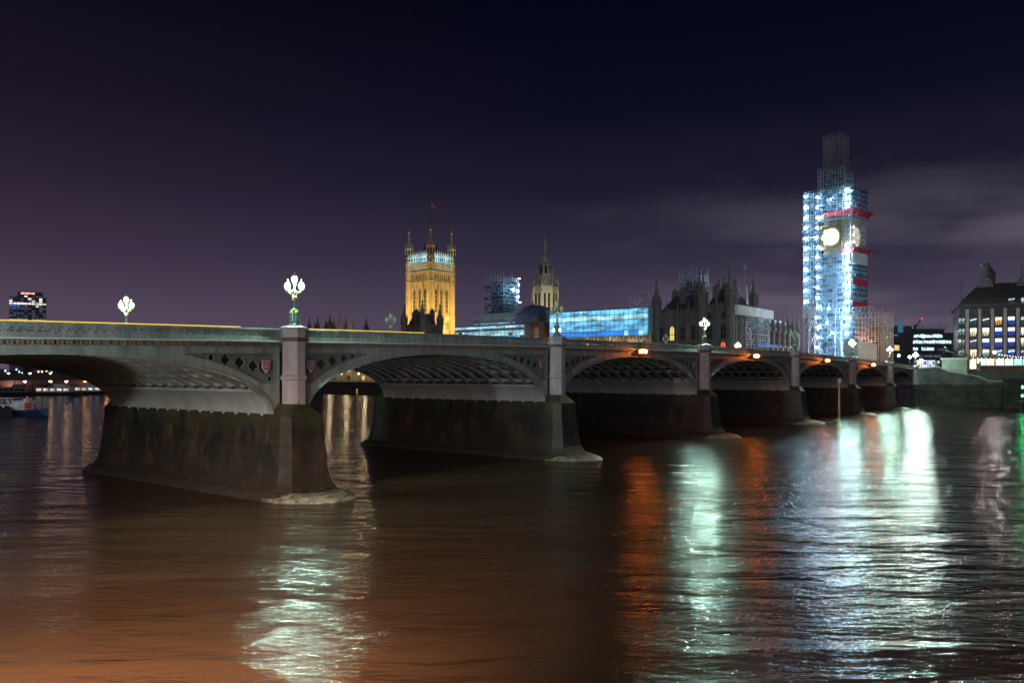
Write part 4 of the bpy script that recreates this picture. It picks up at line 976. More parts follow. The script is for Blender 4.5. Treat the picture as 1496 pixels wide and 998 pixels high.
# work lights up the scaffold
z = 39.5
while z < 83: bulb(ES, -14.2, -10.9, z, 1.25); z += 4.3
z = 12
while z < 84: bulb(ES, -8.6-0.4*math.sin(z), -9.5, z, 1.15); z += 4.1
z = 12
while z < 57: bulb(ES, 6.1, -9.9, z+0.7, 1.35 if z > 30 else 1.0); z += 3.2
for z in (60.5, 74, 77, 79.5, 82.5): bulb(ES, 6.1, -9.9, z, 1.2)
for x, y, z in ((-3, -9, 36), (-1, -9.4, 26), (-4, -9, 30), (2, -8.9, 14), (-4, -9, 15), (-2, -9.5, 80), (q+.6, -5, 15)): bulb(ES, x, y, z, 0.9)
for z in (62, 65, 68): bulb(ES, q-0.6, -6, z, 0.7)
def Ew(x, y, z): v = Matrix.Rotation(EA, 3, "Z") @ Vector((x*.81, y*.81, 0)); return (EX+v.x, EY+v.y, z)
mklight("POINT", "gantry_light", Ew(15, -13, 22), 2200, (1.0, 0.55, 0.35), 0.4)
for z in (15, 24, 33, 42, 51, 76): mklight("POINT", "work_flood", Ew(0.5, -14.5, z), 1500, (0.42, 0.74, 1.0), 0.5)
for z in (20, 36, 50, 78): mklight("POINT", "work_flood", Ew(14.5, 0, z), 170, (0.45, 0.65, 1.0), 0.5)
# ---- corner pavilions and north range (bridge-aligned frame; x inland, y south) -----------------
PB = lambda t, y: BW(t, y)
FLAME = glow("pavilion_lit_red_window", (1.0, 0.16, 0.10), 1.1, 0.3, 1.0)
gwin = gothic_window(1.7, 4.2, STONE_DK, GLASS_DK, 1, 1, True)
gwin2 = gothic_window(1.3, 2.6, STONE_DK, GLASS_DK, 1, 0, False)
def pavilion(name, t0, t1, y0, y1, zw, ztip, label, seed, lit={}, south=False, extra=()):
    r = root(name, BW(t0, y0, 0), ANG, label, "building")
    Wd, Ln = t1-t0, y1-y0; rnd = random.Random(seed)
    m = MB(); m.box(0, Wd, 0, Ln, 6, zw)
    FWp, FNp = frame((0, Ln), R(-90)), frame((0, 0), 0)
    fl = [14.5, 20.5, 27.0, zw-0.4]
    n1 = wall_face(m, FWp, Ln, 6, zw, 4.2, fl); n2 = wall_face(m, FNp, Wd, 6, zw, 4.4, fl)
    battlement(m, FWp, Ln, zw); battlement(m, FNp, Wd, zw)
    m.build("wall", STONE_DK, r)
    i = 0
    for F, a, n, ln in ((FWp, R(-90), n1, Ln), (FNp, 0, n2, Wd)):
        for b in range(n):
            for z, pr in ((15.6, gwin), (21.5, gwin), (28.2, gwin2)):
                if z+4 > zw: continue
                key = (("W" if a else "N"), b, int(z)); pane = lit.get(key)
                put(pr, r, F(ln*(b+.5)/n, 0.12, z), a, pane); i += 1
    rz_ = MB(); rz_.loft([[(1, 1, zw), (Wd-1, 1, zw), (Wd-1, Ln-1, zw), (1, Ln-1, zw)], [(Wd*.3, Ln*.3, zw+6), (Wd*.7, Ln*.3, zw+6), (Wd*.7, Ln*.7, zw+6), (Wd*.3, Ln*.7, zw+6)]]); rz_.build("roof", SLATE, r)
    for x, y, h, rr in [(0, 0, ztip, 1.55), (0, Ln, ztip-1.5, 1.45), (Wd, 0, ztip-1, 1.5)]+list(extra):
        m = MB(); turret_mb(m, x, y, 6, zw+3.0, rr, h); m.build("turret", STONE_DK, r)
    for k in range(5):
        x, y = (rnd.uniform(.2, .9)*Wd, rnd.uniform(.2, .8)*Ln); m = MB(); m.box(x-0.7, x+0.7, y-1.1, y+1.1, zw+2, zw+rnd.uniform(6.5, 8.5)); 
        zz = m.v[4][2]
        for q_ in (-.6, 0.0, .6): pinnacle_mb(m, x, y+q_, zz-0.1, 0.26, rnd.uniform(1.2, 2.2), 6, 0.3)
        m.build("chimney_stack", STONE_DK, r)
    for k in range(n1-1):
        m = MB(); p = FWp(Ln*(k+1)/n1, 0.2, 0); pinnacle_mb(m, p[0], p[1], zw, 0.34, 4.2, 6); m.build("pinnacle", STONE_DK, r)
    for k in range(n2-1):
        m = MB(); p = FNp(Wd*(k+1)/n2, 0.2, 0); pinnacle_mb(m, p[0], p[1], zw, 0.34, 4.2, 6); m.build("pinnacle", STONE_DK, r)
    return r
NP = pavilion("corner_pavilion", 221, 242, 58.5, 68.5, 33.2, 47.2, "dark gothic corner pavilion with spiky turrets and a red lit window", 3,
         {("W", 1, 15): FLAME, ("W", 0, 21): None, ("N", 1, 15): WIN_WARM}, extra=((10, 3, 43, 1.0), (13, 8, 44.5, 1.3)))
MP = pavilion("north_pavilion", 223.5, 240, 71, 88, 32.0, 46.0, "dark gothic pavilion beside the blue sheeting, with two tall turrets at its ends", 5,
         {("W", 1, 21): glow("window_lit_yellow", (1.0, 0.8, 0.2), 1.0)}, extra=((9, 6, 44, 1.1),))
m = MB(); m.box(225, 240, 68.5, 71, 6, 31); lk_ = m.build("linking_bay", STONE_DK, None, loc=(P0[0], P0[1], 0), rz=ANG)
tag(lk_, "narrow dark stone bay linking the two gothic pavilions", "building")
# scaffolding on the north face of the corner pavilion with a white sheeted top
NS = root("pavilion_scaffold", BW(221, 58.5, 0), ANG, "tube scaffold with a white sheeted top edge on the side of the corner pavilion", "scaffold")
scaffold(NS, 12, 33, 0, 4, 10, 29.6, 1.8, 2.1, 1.0, 0.11, True, "N", True)
m = MB(); m.box(0.5, 33.8, -2.6, -0.9, 29.8, 33.0)
for k in range(20): m.box(0.7+k*1.7, 0.8+k*1.7, -2.66, -2.6, 29.8, 33.0)
m.build("sheeted_walkway", SHEET_W, NS)
m = MB(); m.box(14, 33, -1.45, -1.35, 25, 29.4)
m.build("netting", net("white_debris_netting", (0.55, 0.6, 0.7), 0.35, 1.0), NS)
m = MB(); m.box(20, 40, -2.0, -1.75, 19.3, 20.2); m.build("blue_banner_strip", mat("blue_tarpaulin", (0.01, 0.09, 0.62), 0.6), NS)
m = MB(); m.loft([[(20, 2, 33), (33, 2, 33), (33, 12, 33), (20, 12, 33)], [(22, 4, 37.5), (31, 4, 37.5), (31, 10, 37.5), (22, 10, 37.5)]]); 
for x in (24, 29): m.tube([(x, 4, 36), (x, 4, 42.5)], [0.9, 0.06], 8)
m.build("white_roof", SHEET_W, NS)
m = MB(); m.tube([(22, 4, 36), (22, 4, 50)], 0.12, 6); mast_ = m.build("flag_pole", STEEL, NS)
m = MB(); m.box(22.1, 24.8, 3.97, 4.03, 48.2, 49.2); m.build("flag", mat("blue_flag_cloth", (0.02, 0.09, 0.40), 0.8), mast_)
def PBW(r, x, y, z): v = Matrix.Rotation(ANG, 3, "Z") @ Vector((x, y, 0)); return (r.location.x+v.x, r.location.y+v.y, z)
mklight("POINT", "pavilion_side_light", PBW(NS, 24, -12, 27), 1300, (0.75, 0.85, 1.0), 0.4)
mklight("POINT", "pavilion_side_light", PBW(NS, 5, -10, 20), 500, (1.0, 0.85, 0.6), 0.4)
mklight("POINT", "pavilion_roof_light", PBW(NS, 27, -1.0, 41), 420, (0.8, 0.85, 1.0), 0.4)
# scaffolded stair turret behind the pavilions
def scaf_tower(name, px0, px1, ptop, Y, zb, label, lights, mt=None):
    cxw = ((px0+px1)/2-748)/F_PX*Y; half = (px1-px0)/2/F_PX*Y/1.38; z1 = CAM_Z+(547-ptop)/F_PX*Y
    r = root(name, (cxw, Y, 0), ANG, label, "scaffold")
    m = MB(); m.box(-half*.7, half*.7, -half*.7, half*.7, 8, z1-3); m.build("turret_core", SLATE, r)
    scaffold(r, -half, half, -half, half, zb, z1-0.8, 1.7, 2.0, 0.8, 0.11, True, "WN", True, 3.0, mt)
    q_ = half+0.85
    for z0 in frange(zb, z1-3, 9)[:-1]: netbox(-q_, q_, -q_, q_, z0, z0+8.6, "WN", 0.75, NETDS+[NETS[1]], r, 2.2, 2.0, 5)
    for (x, y, z) in lights: bulb(r, x*half, y*half-0.3, z, 0.8)
    return r
scaf_tower("scaffold_tower", 996, 1032, 400, 318, 20, "scaffolded turret with bluish netting rising between the two dark gothic pavilions", ())
mklight("POINT", "turret_scaffold_light", XZ(1014, 425, 300)[:1]+(300, XZ(1014, 425, 300)[1]), 900, (0.4, 0.7, 1.0), 0.4)
scaf_tower("scaffold_tower", 712, 754, 408, 385, 24, "square scaffold tower with cyan work lights between the gold tower and the spire",
           [(1.05, -1.25, 56), (1.05, -1.25, 53), (0.2, -1.25, 50.5), (0.9, -1.25, 50), (0.9, -1.25, 47), (1.2, -1.25, 44.5)])
mklight("POINT", "tower_work_light", (XZ(742, 430, 370)[0], 372, 50), 3600, (0.25, 0.72, 1.0), 0.5)
# north range with pinnacles, between the corner pavilion and the clock tower
NR = root("north_range", BW(254.5, 58.5, 0), ANG, "pale stone gothic range with a row of spiky pinnacles leading to the clock tower", "building")
m = MB(); m.box(0, 34, 0, 12, 6, 26.5); F = frame((0, 0), 0)
nb = wall_face(m, F, 34, 6, 26.5, 5.4, [13.5, 20, 26.2]); battlement(m, F, 34, 26.5, 1.1)
m.build("wall", mat("range_limestone", (0.36, 0.33, 0.27), 0.85, 0, 0.35, 0.5), NR)
for k in range(nb):
    for z in (14.5, 20.6):
        for dx in (-1.1, 1.1): put(gothic_window(1.2, 3.6, STONE_DK, GLASS_DK, 1, 1) if k == 0 and z < 15 and dx < 0 else gwin, NR, F(34*(k+.5)/nb+dx, 0.1, z), 0)
for k in range(nb+1):
    m = MB(); p = F(34*k/nb, 0.3, 0); turret_mb(m, p[0], p[1], 20, 27.5, 0.8, 33.5); m.build("pinnacle", STONE_DK, NR)
m = MB(); m.loft([[(0, 1, 26.5), (34, 1, 26.5), (34, 12, 26.5), (0, 12, 26.5)], [(1, 5, 31), (33, 5, 31), (33, 8, 31), (1, 8, 31)]]); m.build("roof", mat("pale_lead_roof", (0.40, 0.46, 0.50), 0.5), NR)
for x in (6, 17, 28): mklight("POINT", "range_light", PBW(NR, x, -9, 13), 520, (1.0, 0.88, 0.62), 0.4)
mklight("POINT", "range_roof_light", PBW(NR, 24, -7, 38), 700, (0.6, 0.85, 1.0), 0.4)

# ---- river front with the sheeted roofs -----------------------------------------
RF = root("river_front", BW(221, 89, 0), ANG, "long golden lit gothic river front below the blue sheeted scaffold roofs", "building")
LEN = 183.0
F = frame((0, LEN), R(-90))
m = MB(); m.box(0, 16, 0, LEN, 5, 22.5)
nb = wall_face(m, F, LEN, 5, 22.5, 5.6, [9.3, 15.5, 22.0], 0.7); battlement(m, F, LEN, 22.5, 1.4)
m.build("wall", STONE, RF)
rw = gothic_window(2.2, 4.2, STONE, WIN_WARM, 1, 1); rw2 = gothic_window(2.0, 2.6, STONE, GLASS_DK, 1, 0, False)
rnd = random.Random(11)
for k in range(nb):
    u = LEN*(k+.5)/nb
    put(rw, RF, F(u, 0.1, 16.4), R(-90), WIN_WARM if rnd.random() < .35 else GLASS_DK); put(rw, RF, F(u, 0.1, 10.2), R(-90), WIN_WARM if rnd.random() < .6 else GLASS_DK)
    if k % 2 == 0: put(rw2, RF, F(u, 0.1, 5.9), R(-90), WIN_WARM if rnd.random() < .5 else GLASS_DK)
for k in range(0, nb+1):
    m = MB(); p = F(LEN*k/nb, 0.5, 0); pinnacle_mb(m, p[0], p[1], 22.4, 0.42, 3.2, 6); m.build("pinnacle", STONE, RF)
m = MB(); m.loft([[(1, 0.5, 22.5), (15, 0.5, 22.5), (15, LEN-.5, 22.5), (1, LEN-.5, 22.5)], [(6, 3, 27), (10, 3, 27), (10, LEN-3, 27), (6, LEN-3, 27)]]); m.build("roof", SLATE, RF)
for y in range(6, 60, 10): mklight("POINT", "cornice_light", PBW(RF, -3.5, y, 20.5), 500, (1.0, 0.76, 0.5), 0.3)
for y in range(4, 184, 13): mklight("POINT", "terrace_floodlight", PBW(RF, -9, y, 8.2), 1500 if y < 120 else 850, (1.0, 0.74, 0.42), 0.4)
# sheeted scaffold roofs
def sheet_roof(name, y0, y1, zb, zt_, zm, label, mats, x0=-2.0, x1=18, seed=1, low=None):
    r = root(name, BW(221, y0, 0), ANG, label, "scaffold")
    ln = y1-y0; F = frame((x0, ln), R(-90)); rnd = random.Random(seed)
    n = max(2, round(ln/2.0)); m = MB(); rowm = [1, 0, 0, 2 if len(mats) > 2 else 0, 0]
    zs = [zb+(zt_-zb)*j/5 for j in range(6)]
    for i in range(n):
        for j in range(5):
            m.cm = rowm[j] if rnd.random() < 0.93 else rnd.choices(range(len(mats)), [6, 1, 3][:len(mats)])[0]
            g = 0.06; u0, u1 = ln*i/n+g, ln*(i+1)/n-g
            m.fbox(F, u0, u1, 0.0+rnd.uniform(0, .12), 0.12+0.1, zs[j]+0.08, zs[j+1]-0.05)
    m.build("sheeting", mats, r)
    m = MB()
    for i in range(n+1): m.fbox(F, ln*i/n-0.06, ln*i/n+0.06, 0.3, 0.42, zb-3.0, zt_+rnd.uniform(.1, 1.3))
    for z in zs: m.fbox(F, 0, ln, 0.45, 0.55, z-0.09, z+0.09)
    for k in range(int(ln/6)): m.bar(F(k*6+.5, 0.6, zb), F(k*6+4.5, 0.6, zt_), 0.07)
    m.fbox(F, -0.5, ln+0.5, 0.3, 1.6, zb-0.25, zb-0.1); m.fbox(F, -0.5, ln+0.5, 0.3, 1.4, zb+(zt_-zb)*.6, zb+(zt_-zb)*.6+0.12)
    m.build("scaffold_frame", STEEL, r)
    m = MB(); m.loft([[(x0+0.1, 0, zb), (x1, 0, zb), (x1, ln, zb), (x0+0.1, ln, zb)], [(x0+0.1, 0, zt_-.1), (x1, 0, zt_-.1), (x1, ln, zt_-.1), (x0+0.1, ln, zt_-.1)], [(8, 0, zm), (8.5, 0, zm), (8.5, ln, zm), (8, ln, zm)]]); m.build("roof_cover", mat("roof_cover_sheet", (0.35, 0.45, 0.52), 0.6), r)
    return r
BL1 = glow("backlit_sheet_blue", (0.14, 0.60, 1.0), 1.5, 0.85, 0.35, (1, 0.5, 1.6), dark=(0.3, 0.4, 0.5)); BL2 = glow("backlit_sheet_deep", (0.02, 0.26, 0.90), 1.1, 0.6, 0.3, (1, 0.5, 1.6), dark=(0.2, 0.3, 0.45)); BL3 = glow("backlit_sheet_pale", (0.42, 0.85, 1.0), 1.5, 0.85, 0.35, (1, 0.5, 1.6), dark=(0.4, 0.5, 0.55))
sheet_roof("sheeted_scaffold", 89, 133, 23.6, 33.6, 35.0, "long bright blue backlit sheeted scaffold roof beside the dark pavilion", [BL1, BL2, BL3], seed=1)
sheet_roof("sheeted_scaffold", 146, 184, 24.3, 29.6, 31, "lower pale blue sheeted scaffold beside the gold tower, behind the parapet", [BL3, BL1, mat("roof_cover_sheet", (0, 0, 0))], seed=2)
sheet_roof("sheeted_scaffold", 140, 180, 31.0, 33.6, 36, "upper blue grey sheeted scaffold tier at the foot of the cyan lit scaffold tower", [mat("dull_sheet", (0.25, 0.35, 0.42), 0.7), BL1, mat("roof_cover_sheet", (0, 0, 0))], x0=6, x1=20, seed=3)
for y in (8, 20, 34): mklight("POINT", "sheeting_edge_light", BW(214, 148+y, 35), 500, (0.8, 0.93, 1.0), 0.4)
# dark domed tarpaulin and brick stair house
TP = MB(); 
for k in range(1): TP.loft([[(0+x*0.0+dx, yy, z) for dx, yy, z in ((0, -6.5, 30), (14, -6.5, 30), (14, 6.5, 30), (0, 6.5, 30))], [(0.2, -6, 34), (13.8, -6, 34), (13.8, 6, 34), (0.2, 6, 34)], [(2, -3.6, 37), (12, -3.6, 37), (12, 3.6, 37), (2, 3.6, 37)], [(4, -1, 38.2), (10, -1, 38.2), (10, 1, 38.2), (4, 1, 38.2)]])
tag(TP.build("tarpaulin_roof", mat("navy_tarpaulin", (0.10, 0.12, 0.24), 0.6, 0, 0.5, 0.4), None, loc=BW(222, 147, 0), rz=ANG), "navy tarpaulin covered roof hump below the grey spire", "roof cover")
BH = root("stair_house", BW(218, 139, 0), ANG, "small reddish brick stair house with a white window between the blue sheetings", "building")
m = MB(); m.box(0, 6, -3.2, 3.2, 8, 29.8); m.box(-0.3, 6.3, -3.5, 3.5, 29.8, 30.4); m.build("wall", BRICK, BH)
put(gothic_window(1.3, 3.4, SHEET_W, GLASS_DK, 1, 1, False), BH, (0, 0, 24.4), R(-90))
for s_ in (-2, 0, 2): put(gothic_window(1.1, 2.2, SHEET_W, GLASS_DK, 1, 1, False), BH, (0, s_, 20.6), R(-90))
mklight("POINT", "stair_house_light", BW(211, 139, 24), 420, (1.0, 0.8, 0.6), 0.3)
# low truss gantry left of the pavilion
m = MB()
for k in range(4): m.bar((0, k*1.9, 39-0.6*k), (0, k*1.9+1.9, 33), 0.16); m.bar((0, k*1.9, 33), (0, k*1.9+1.9, 38.6-0.6*k), 0.16)
m.bar((0, -1, 39.2), (0, 8, 37.6), 0.3); m.bar((0, -1, 36), (0, 8, 35), 0.2)
for y in (0, 4, 7.6): m.bar((0, y, 24), (0, y, 38), 0.16)
tag(m.build("roof_truss", STEEL, None, loc=BW(222, 90.5, 0), rz=ANG), "pale open steel truss above the end of the blue sheeting", "truss")
# dark central pavilion in front of the golden tower and the south pavilions
pv = pavilion("river_pavilion", 219.5, 231, 205, 217, 31.5, 43.5, "dark silhouetted gothic pavilion with spires right in front of the golden tower", 8, {}, extra=((5.5, 6, 42, 1.2), (10, 10, 41, 1.0)))
spires = [(452, 463, 1.0, 0), (460, 466, .5, 0), (464, 462, 1.0, 0), (476, 465, 1.0, 0), (482, 458, 1.3, 0), (488, 465, 1.0, 0), (497, 458, 1.3, 1), (505, 461, .8, 0), (509, 468, 1.0, 1), (514, 463, 1.2, 1), (535, 464, 1.3, 0)]
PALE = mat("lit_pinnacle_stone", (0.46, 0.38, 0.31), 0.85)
for g, lab in ((0, "cluster of dark pinnacles poking above the parapet just beyond the lit triple lamp"), (1, "pale lit pinnacles among the dark ones above the parapet"), (2, "single dark blue cupola pinnacle alone between the pale pinnacles and an unlit lamp")):
    r = root("gothic_roof_turrets" if False else "turreted_roof", BW(224, 262, 0), ANG, lab, "roof")
    base = MB()
    for (px, py, rr, kd) in spires:
        kk = 2 if px == 535 else kd
        if kk != g: continue
        Y = 420.0; x, z = XZ(px, py, Y); t, y = WB(x, Y)
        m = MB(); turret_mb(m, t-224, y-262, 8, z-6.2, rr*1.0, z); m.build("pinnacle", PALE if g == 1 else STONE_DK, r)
        base.box(t-224-rr-1.5, t-224+rr+1.5, y-262-rr-1.5, y-262+rr+1.5, 8, z-9)
    base.build("wall", STONE_DK, r)
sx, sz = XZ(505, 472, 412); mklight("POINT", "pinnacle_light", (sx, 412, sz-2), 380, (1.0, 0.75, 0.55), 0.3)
# terrace wall with lamps
TW = root("terrace_wall", BW(208, 15, 0), ANG, "dark green river wall of the palace terrace seen through the second arch", "river wall")
m = MB(); m.box(0, 18, 0, 262, -2, 5.6); m.build("wall_body", RIVERWALL, TW)
m = MB(); m.box(-0.1, 0.5, 0, 262, 5.6, 5.75)
for k in range(130): m.box(0.05, 0.35, k*2+0.3, k*2+1.1, 5.75, 6.4)
m.box(0.0, 0.45, 0, 262, 6.4, 6.6); m.build("balustrade", STONE, TW)
for k in range(10):
    m = MB(); m.box(-0.5, 0.1, 12+k*26, 13.2+k*26, -2, 5.9); m.build("pilaster", RIVERWALL, TW)
TL0 = None
WARMG = glow("terrace_lamp_globe", (1.0, 0.62, 0.42), 14)
def small_lamp(h, gm, post=BRONZE, rg=0.32):
    r = bpy.data.objects.new("terrace_lamp", None); C.objects.link(r)
    m = MB(); m.lathe(0, 0, [(0.25, 0), (0.2, 0.4), (0.09, 0.6), (0.07, h-0.3), (0.15, h-0.2)], 8); m.build("post", post, r)
    m = MB(); m.lathe(0, 0, [(0.1, h-0.3), (rg, h-0.05), (rg, h+0.2), (0.08, h+0.45)], 10); m.build("globe", gm, r, True); return r
for i, (y, lab) in enumerate(((227.5, "right"), (240, "middle"), (252, "left"))):
    o = TL0 = small_lamp(3.6, WARMG) if TL0 is None else TL0
    if i: o = copy_tree(TL0)
    o.location = BW(208.8, y+15-6, 5.8); tag(o, f"glowing warm terrace lamp seen through the second arch, {lab} one of three", "street lamp", "warm lamps on the palace terrace")
# small yellow marker light on the wall
m = MB(); m.lathe(0, 0, [(0.25, 0), (0.3, 0.2), (0.12, 0.4), (0.10, 1.2), (0.3, 1.4), (0.3, 1.9), (0.05, 2.1)], 8)
tag(m.build("marker_beacon", glow("marker_yellow", (1.0, 0.55, 0.05), 0.8), None, loc=BW(207.3, 236, 0.2)), "small yellow beacon at the foot of the river wall under the second arch", "beacon")
# ================================================================== RIGHT BANK: walls, stairs, statue, offices
EW = root("river_wall", (*BW(215.5, -1.2)[:2], 0), ANG, "dark weed covered lower embankment wall right of the last arch", "river wall")
m = MB(); m.box(0, 5, -20.5, 0, -2, 6.0); m.box(-0.25, 5, -20.5, 0, 6.0, 6.35)
for k in range(8): m.box(-0.12, 0.0, -0.2-k*2.7, -0.5-k*2.7, -2, 6.0)
m.build("wall_body", RIVERWALL, EW)
EW2 = root("river_wall", (*BW(212.5, -22.2)[:2], 0), ANG, "taller dark embankment wall at the edge of the picture behind the green beacons", "river wall")
m = MB(); m.box(0, 8, -60, 0, -2, 7.6); m.box(-0.2, 8, -60, 0.1, 7.6, 8.0)
m.build("wall_body", RIVERWALL, EW2)
ST = root("embankment_stairs", (*BW(216.5, -1.3)[:2], 0), ANG, "pale ashlar stair wall stepping down from the bridge end to the lower wall", "stairs")
m = MB(); F = frame((0, 0), R(-90))
top_ = [(0, 10.9), (4.5, 11.2), (7.4, 9.9), (9.2, 9.6), (12.3, 9.0), (14.8, 8.4), (17.2, 7.2), (22, 7.1)]
prof = [(0, 6.3), (22, 6.3)]+top_[::-1]
m.prism(prof[::-1], F, -3.0, 0.0); m.build("wall_body", ASHLAR, ST)
m = MB()
for a, b in zip(top_, top_[1:]): m.bar(F(a[0], -0.2, a[1]+0.12), F(b[0], -0.2, b[1]+0.12), 0.9, 0.35)
m.build("coping", mat("pale_coping_stone", (0.42, 0.41, 0.38), 0.8), ST)
# plinth and statue
PLN = (*BW(221, -9.6)[:2], 0)
PL = root("statue_plinth", PLN, ANG+R(90), "pale greenish stone plinth carrying the dark chariot statue at the bridge end", "plinth")
m = MB(); m.box(-3.2, 3.2, -2.2, 2.2, 8.0, 13.4); m.box(-3.5, 3.5, -2.5, 2.5, 8.0, 9.0); m.build("block", mat("pale_green_granite", (0.25, 0.26, 0.23), 0.7, 0, 0.2, 0.6), PL)
m = MB(); m.box(-3.6, 3.6, -2.6, 2.6, 13.4, 13.9); m.build("cap", mat("pale_coping_stone", (0, 0, 0)), PL)
SU = root("chariot_statue", (PLN[0], PLN[1], 13.9), ANG+R(90), "dark bronze statue of a standing figure in a chariot drawn by two rearing horses", "statue")
def skin(name, nodes, edges, m_, parent):
    me = bpy.data.meshes.new(name); me.from_pydata([n[0] for n in nodes], edges, []); me.materials.append(m_)
    o = bpy.data.objects.new(name, me); C.objects.link(o); o.parent = parent
    sk = o.modifiers.new("skin", "SKIN")
    for i, n in enumerate(nodes): me.skin_vertices[0].data[i].radius = (n[1], n[1]); me.skin_vertices[0].data[i].use_root = (i == 0)
    ss = o.modifiers.new("sub", "SUBSURF"); ss.levels = 1; ss.render_levels = 1; return o
for yy in (-0.75, 0.75):   # horses rearing towards local +x
    nd = [((0.4, yy, 1.7), 0.42), ((1.2, yy, 1.95), 0.38), ((2.0, yy, 2.35), 0.40), ((2.35, yy, 2.95), 0.24), ((2.6, yy, 3.35), 0.20), ((2.95, yy, 3.3), 0.15), ((3.25, yy, 3.05), 0.10),
          ((0.1, yy-.2, 1.25), 0.26), ((0.35, yy-.2, 0.85), 0.15), ((-0.05, yy-.2, 0.45), 0.10), ((0.1, yy-.2, 0.08), 0.11),
          ((0.1, yy+.2, 1.25), 0.26), ((0.45, yy+.2, 0.85), 0.15), ((0.1, yy+.2, 0.45), 0.10), ((0.3, yy+.2, 0.08), 0.11),
          ((2.35, yy-.2, 1.9), 0.18), ((2.95, yy-.2, 2.05), 0.12), ((3.0, yy-.2, 1.5), 0.08), ((3.1, yy-.2, 1.3), 0.09),
          ((2.35, yy+.2, 2.0), 0.18), ((3.05, yy+.2, 2.35), 0.12), ((3.2, yy+.2, 1.85), 0.08), ((3.3, yy+.2, 1.65), 0.09),
          ((-0.15, yy, 1.8), 0.10), ((-0.55, yy, 1.5), 0.12), ((-0.7, yy, 0.95), 0.06)]
    ed = [(0,1),(1,2),(2,3),(3,4),(4,5),(5,6),(0,7),(7,8),(8,9),(9,10),(0,11),(11,12),(12,13),(13,14),(2,15),(15,16),(16,17),(17,18),(2,19),(19,20),(20,21),(21,22),(0,23),(23,24),(24,25)]
    skin("horse", nd, ed, BRONZE, SU)
m = MB(); m.box(-3.0, -1.3, -0.8, 0.8, 0.55, 0.75)
m.prism([(-3.0, 0.75), (-1.3, 0.75), (-1.2, 1.7), (-1.6, 1.75), (-2.2, 1.2), (-3.0, 1.0)], lambda u, w_, z: (u, w_, z), -0.85, -0.75); m.prism([(-3.0, 0.75), (-1.3, 0.75), (-1.2, 1.7), (-1.6, 1.75), (-2.2, 1.2), (-3.0, 1.0)], lambda u, w_, z: (u, w_, z), 0.75, 0.85)
m.bar((-1.3, 0, 0.7), (0.9, 0, 1.3), 0.12)
ch = m.build("chariot", BRONZE, SU)
for s_ in (-1, 1):
    m = MB(); m.tube([(-2.1+0.62*math.cos(2*PI*k/16), s_*0.98, 0.66+0.62*math.sin(2*PI*k/16)) for k in range(17)], 0.07, 6)
    for k in range(4): m.bar((-2.1+0.6*math.cos(PI*k/4), s_*0.98, 0.66+0.6*math.sin(PI*k/4)), (-2.1-0.6*math.cos(PI*k/4), s_*0.98, 0.66-0.6*math.sin(PI*k/4)), 0.06)
    m.build("wheel", BRONZE, ch)
nd = [((-2.2, 0, 1.9), 0.24), ((-2.2, 0, 2.3), 0.20), ((-2.2, 0, 2.75), 0.25), ((-2.2, 0, 3.0), 0.09), ((-2.18, 0, 3.22), 0.15), ((-2.2, -0.35, 2.8), 0.11), ((-2.0, -0.7, 3.1), 0.08), ((-1.9, -0.85, 3.55), 0.06), ((-2.2, 0.35, 2.8), 0.11), ((-2.0, 0.7, 3.1), 0.08), ((-1.9, 0.85, 3.5), 0.06), ((-2.2, 0, 1.4), 0.34), ((-2.25, 0, 0.85), 0.42)]
skin("standing_figure", nd, [(0,1),(1,2),(2,3),(3,4),(2,5),(5,6),(6,7),(2,8),(8,9),(9,10),(0,11),(11,12)], BRONZE, SU)
m = MB(); m.bar((-1.9, -0.85, 2.2), (-1.9, -0.87, 4.6), 0.06); m.build("spear", BRONZE, SU)
# brick upper wall and the lit frontage behind it
UW = root("brick_wall", (*BW(229, -14)[:2], 0), ANG, "reddish brick embankment wall with pale coping below the lit shop fronts", "wall")
m = MB(); m.box(0, 1.2, -60, 0, 6, 11.5); m.build("wall_body", BRICK, UW)
m = MB(); m.box(-0.2, 1.4, -60, 0.2, 11.5, 11.85)
for k in range(5): m.box(-0.35, 1.3, -k*12-0.7, -k*12+0.1, 6, 12.4)
m.build("coping", mat("pale_coping_stone", (0, 0, 0)), UW)
m = MB(); m.box(0, 30, -60, 21, 6, 6.4); tag(m.build("pavement", PAVE, None, loc=(*BW(219, -22)[:2], 0), rz=ANG), kind="structure")
m = MB(); m.box(0, 80, -80, 40, 9, 10.6); tag(m.build("street", ASPH, None, loc=(*BW(230.3, -14)[:2], 0), rz=ANG), kind="structure")
# office with tall chimneys
OX, OY = XZ(1399, 500, 275)[0], 275.0
OF = root("office_building", (OX, OY, 0), R(-25), "dark office block with tall chimneys and rows of lit blue and yellow windows", "office building")
FR_ = frame((0, 0), 0); NBAY = 8; BWD = 3.74; ZB, ZE = 14.6, 32.8
m = MB(); m.box(0.5, NBAY*BWD+1, 1.0, 24, 8, ZE); 
for k in range(6): m.fbox(FR_, 0, NBAY*BWD, -1.0, 0.05, ZB+k*3.7-0.55, ZB+k*3.7+0.25)
m.build("wall", mat("bronze_cladding", (0.055, 0.06, 0.07), 0.45, 0.4, 0.3, 0.8), OF)
for k in range(NBAY):
    x = 2.9+k*BWD; m = MB(); m.fbox(FR_, x-0.48, x+0.48, -0.6, 0.75, 9, ZE-1.0)
    for j in range(4): m.lathe(x, -0.80, [(0.02, ZB+3.2+j*3.7-.3), (.26, ZB+3.2+j*3.7), (.02, ZB+3.2+j*3.7+.3)], 8)
    m.build("pillar", mat("pale_pink_pillar", (0.42, 0.36, 0.34), 0.7, 0, 0.2, 1.0, stretch=(1, 1, 0.5)), OF)
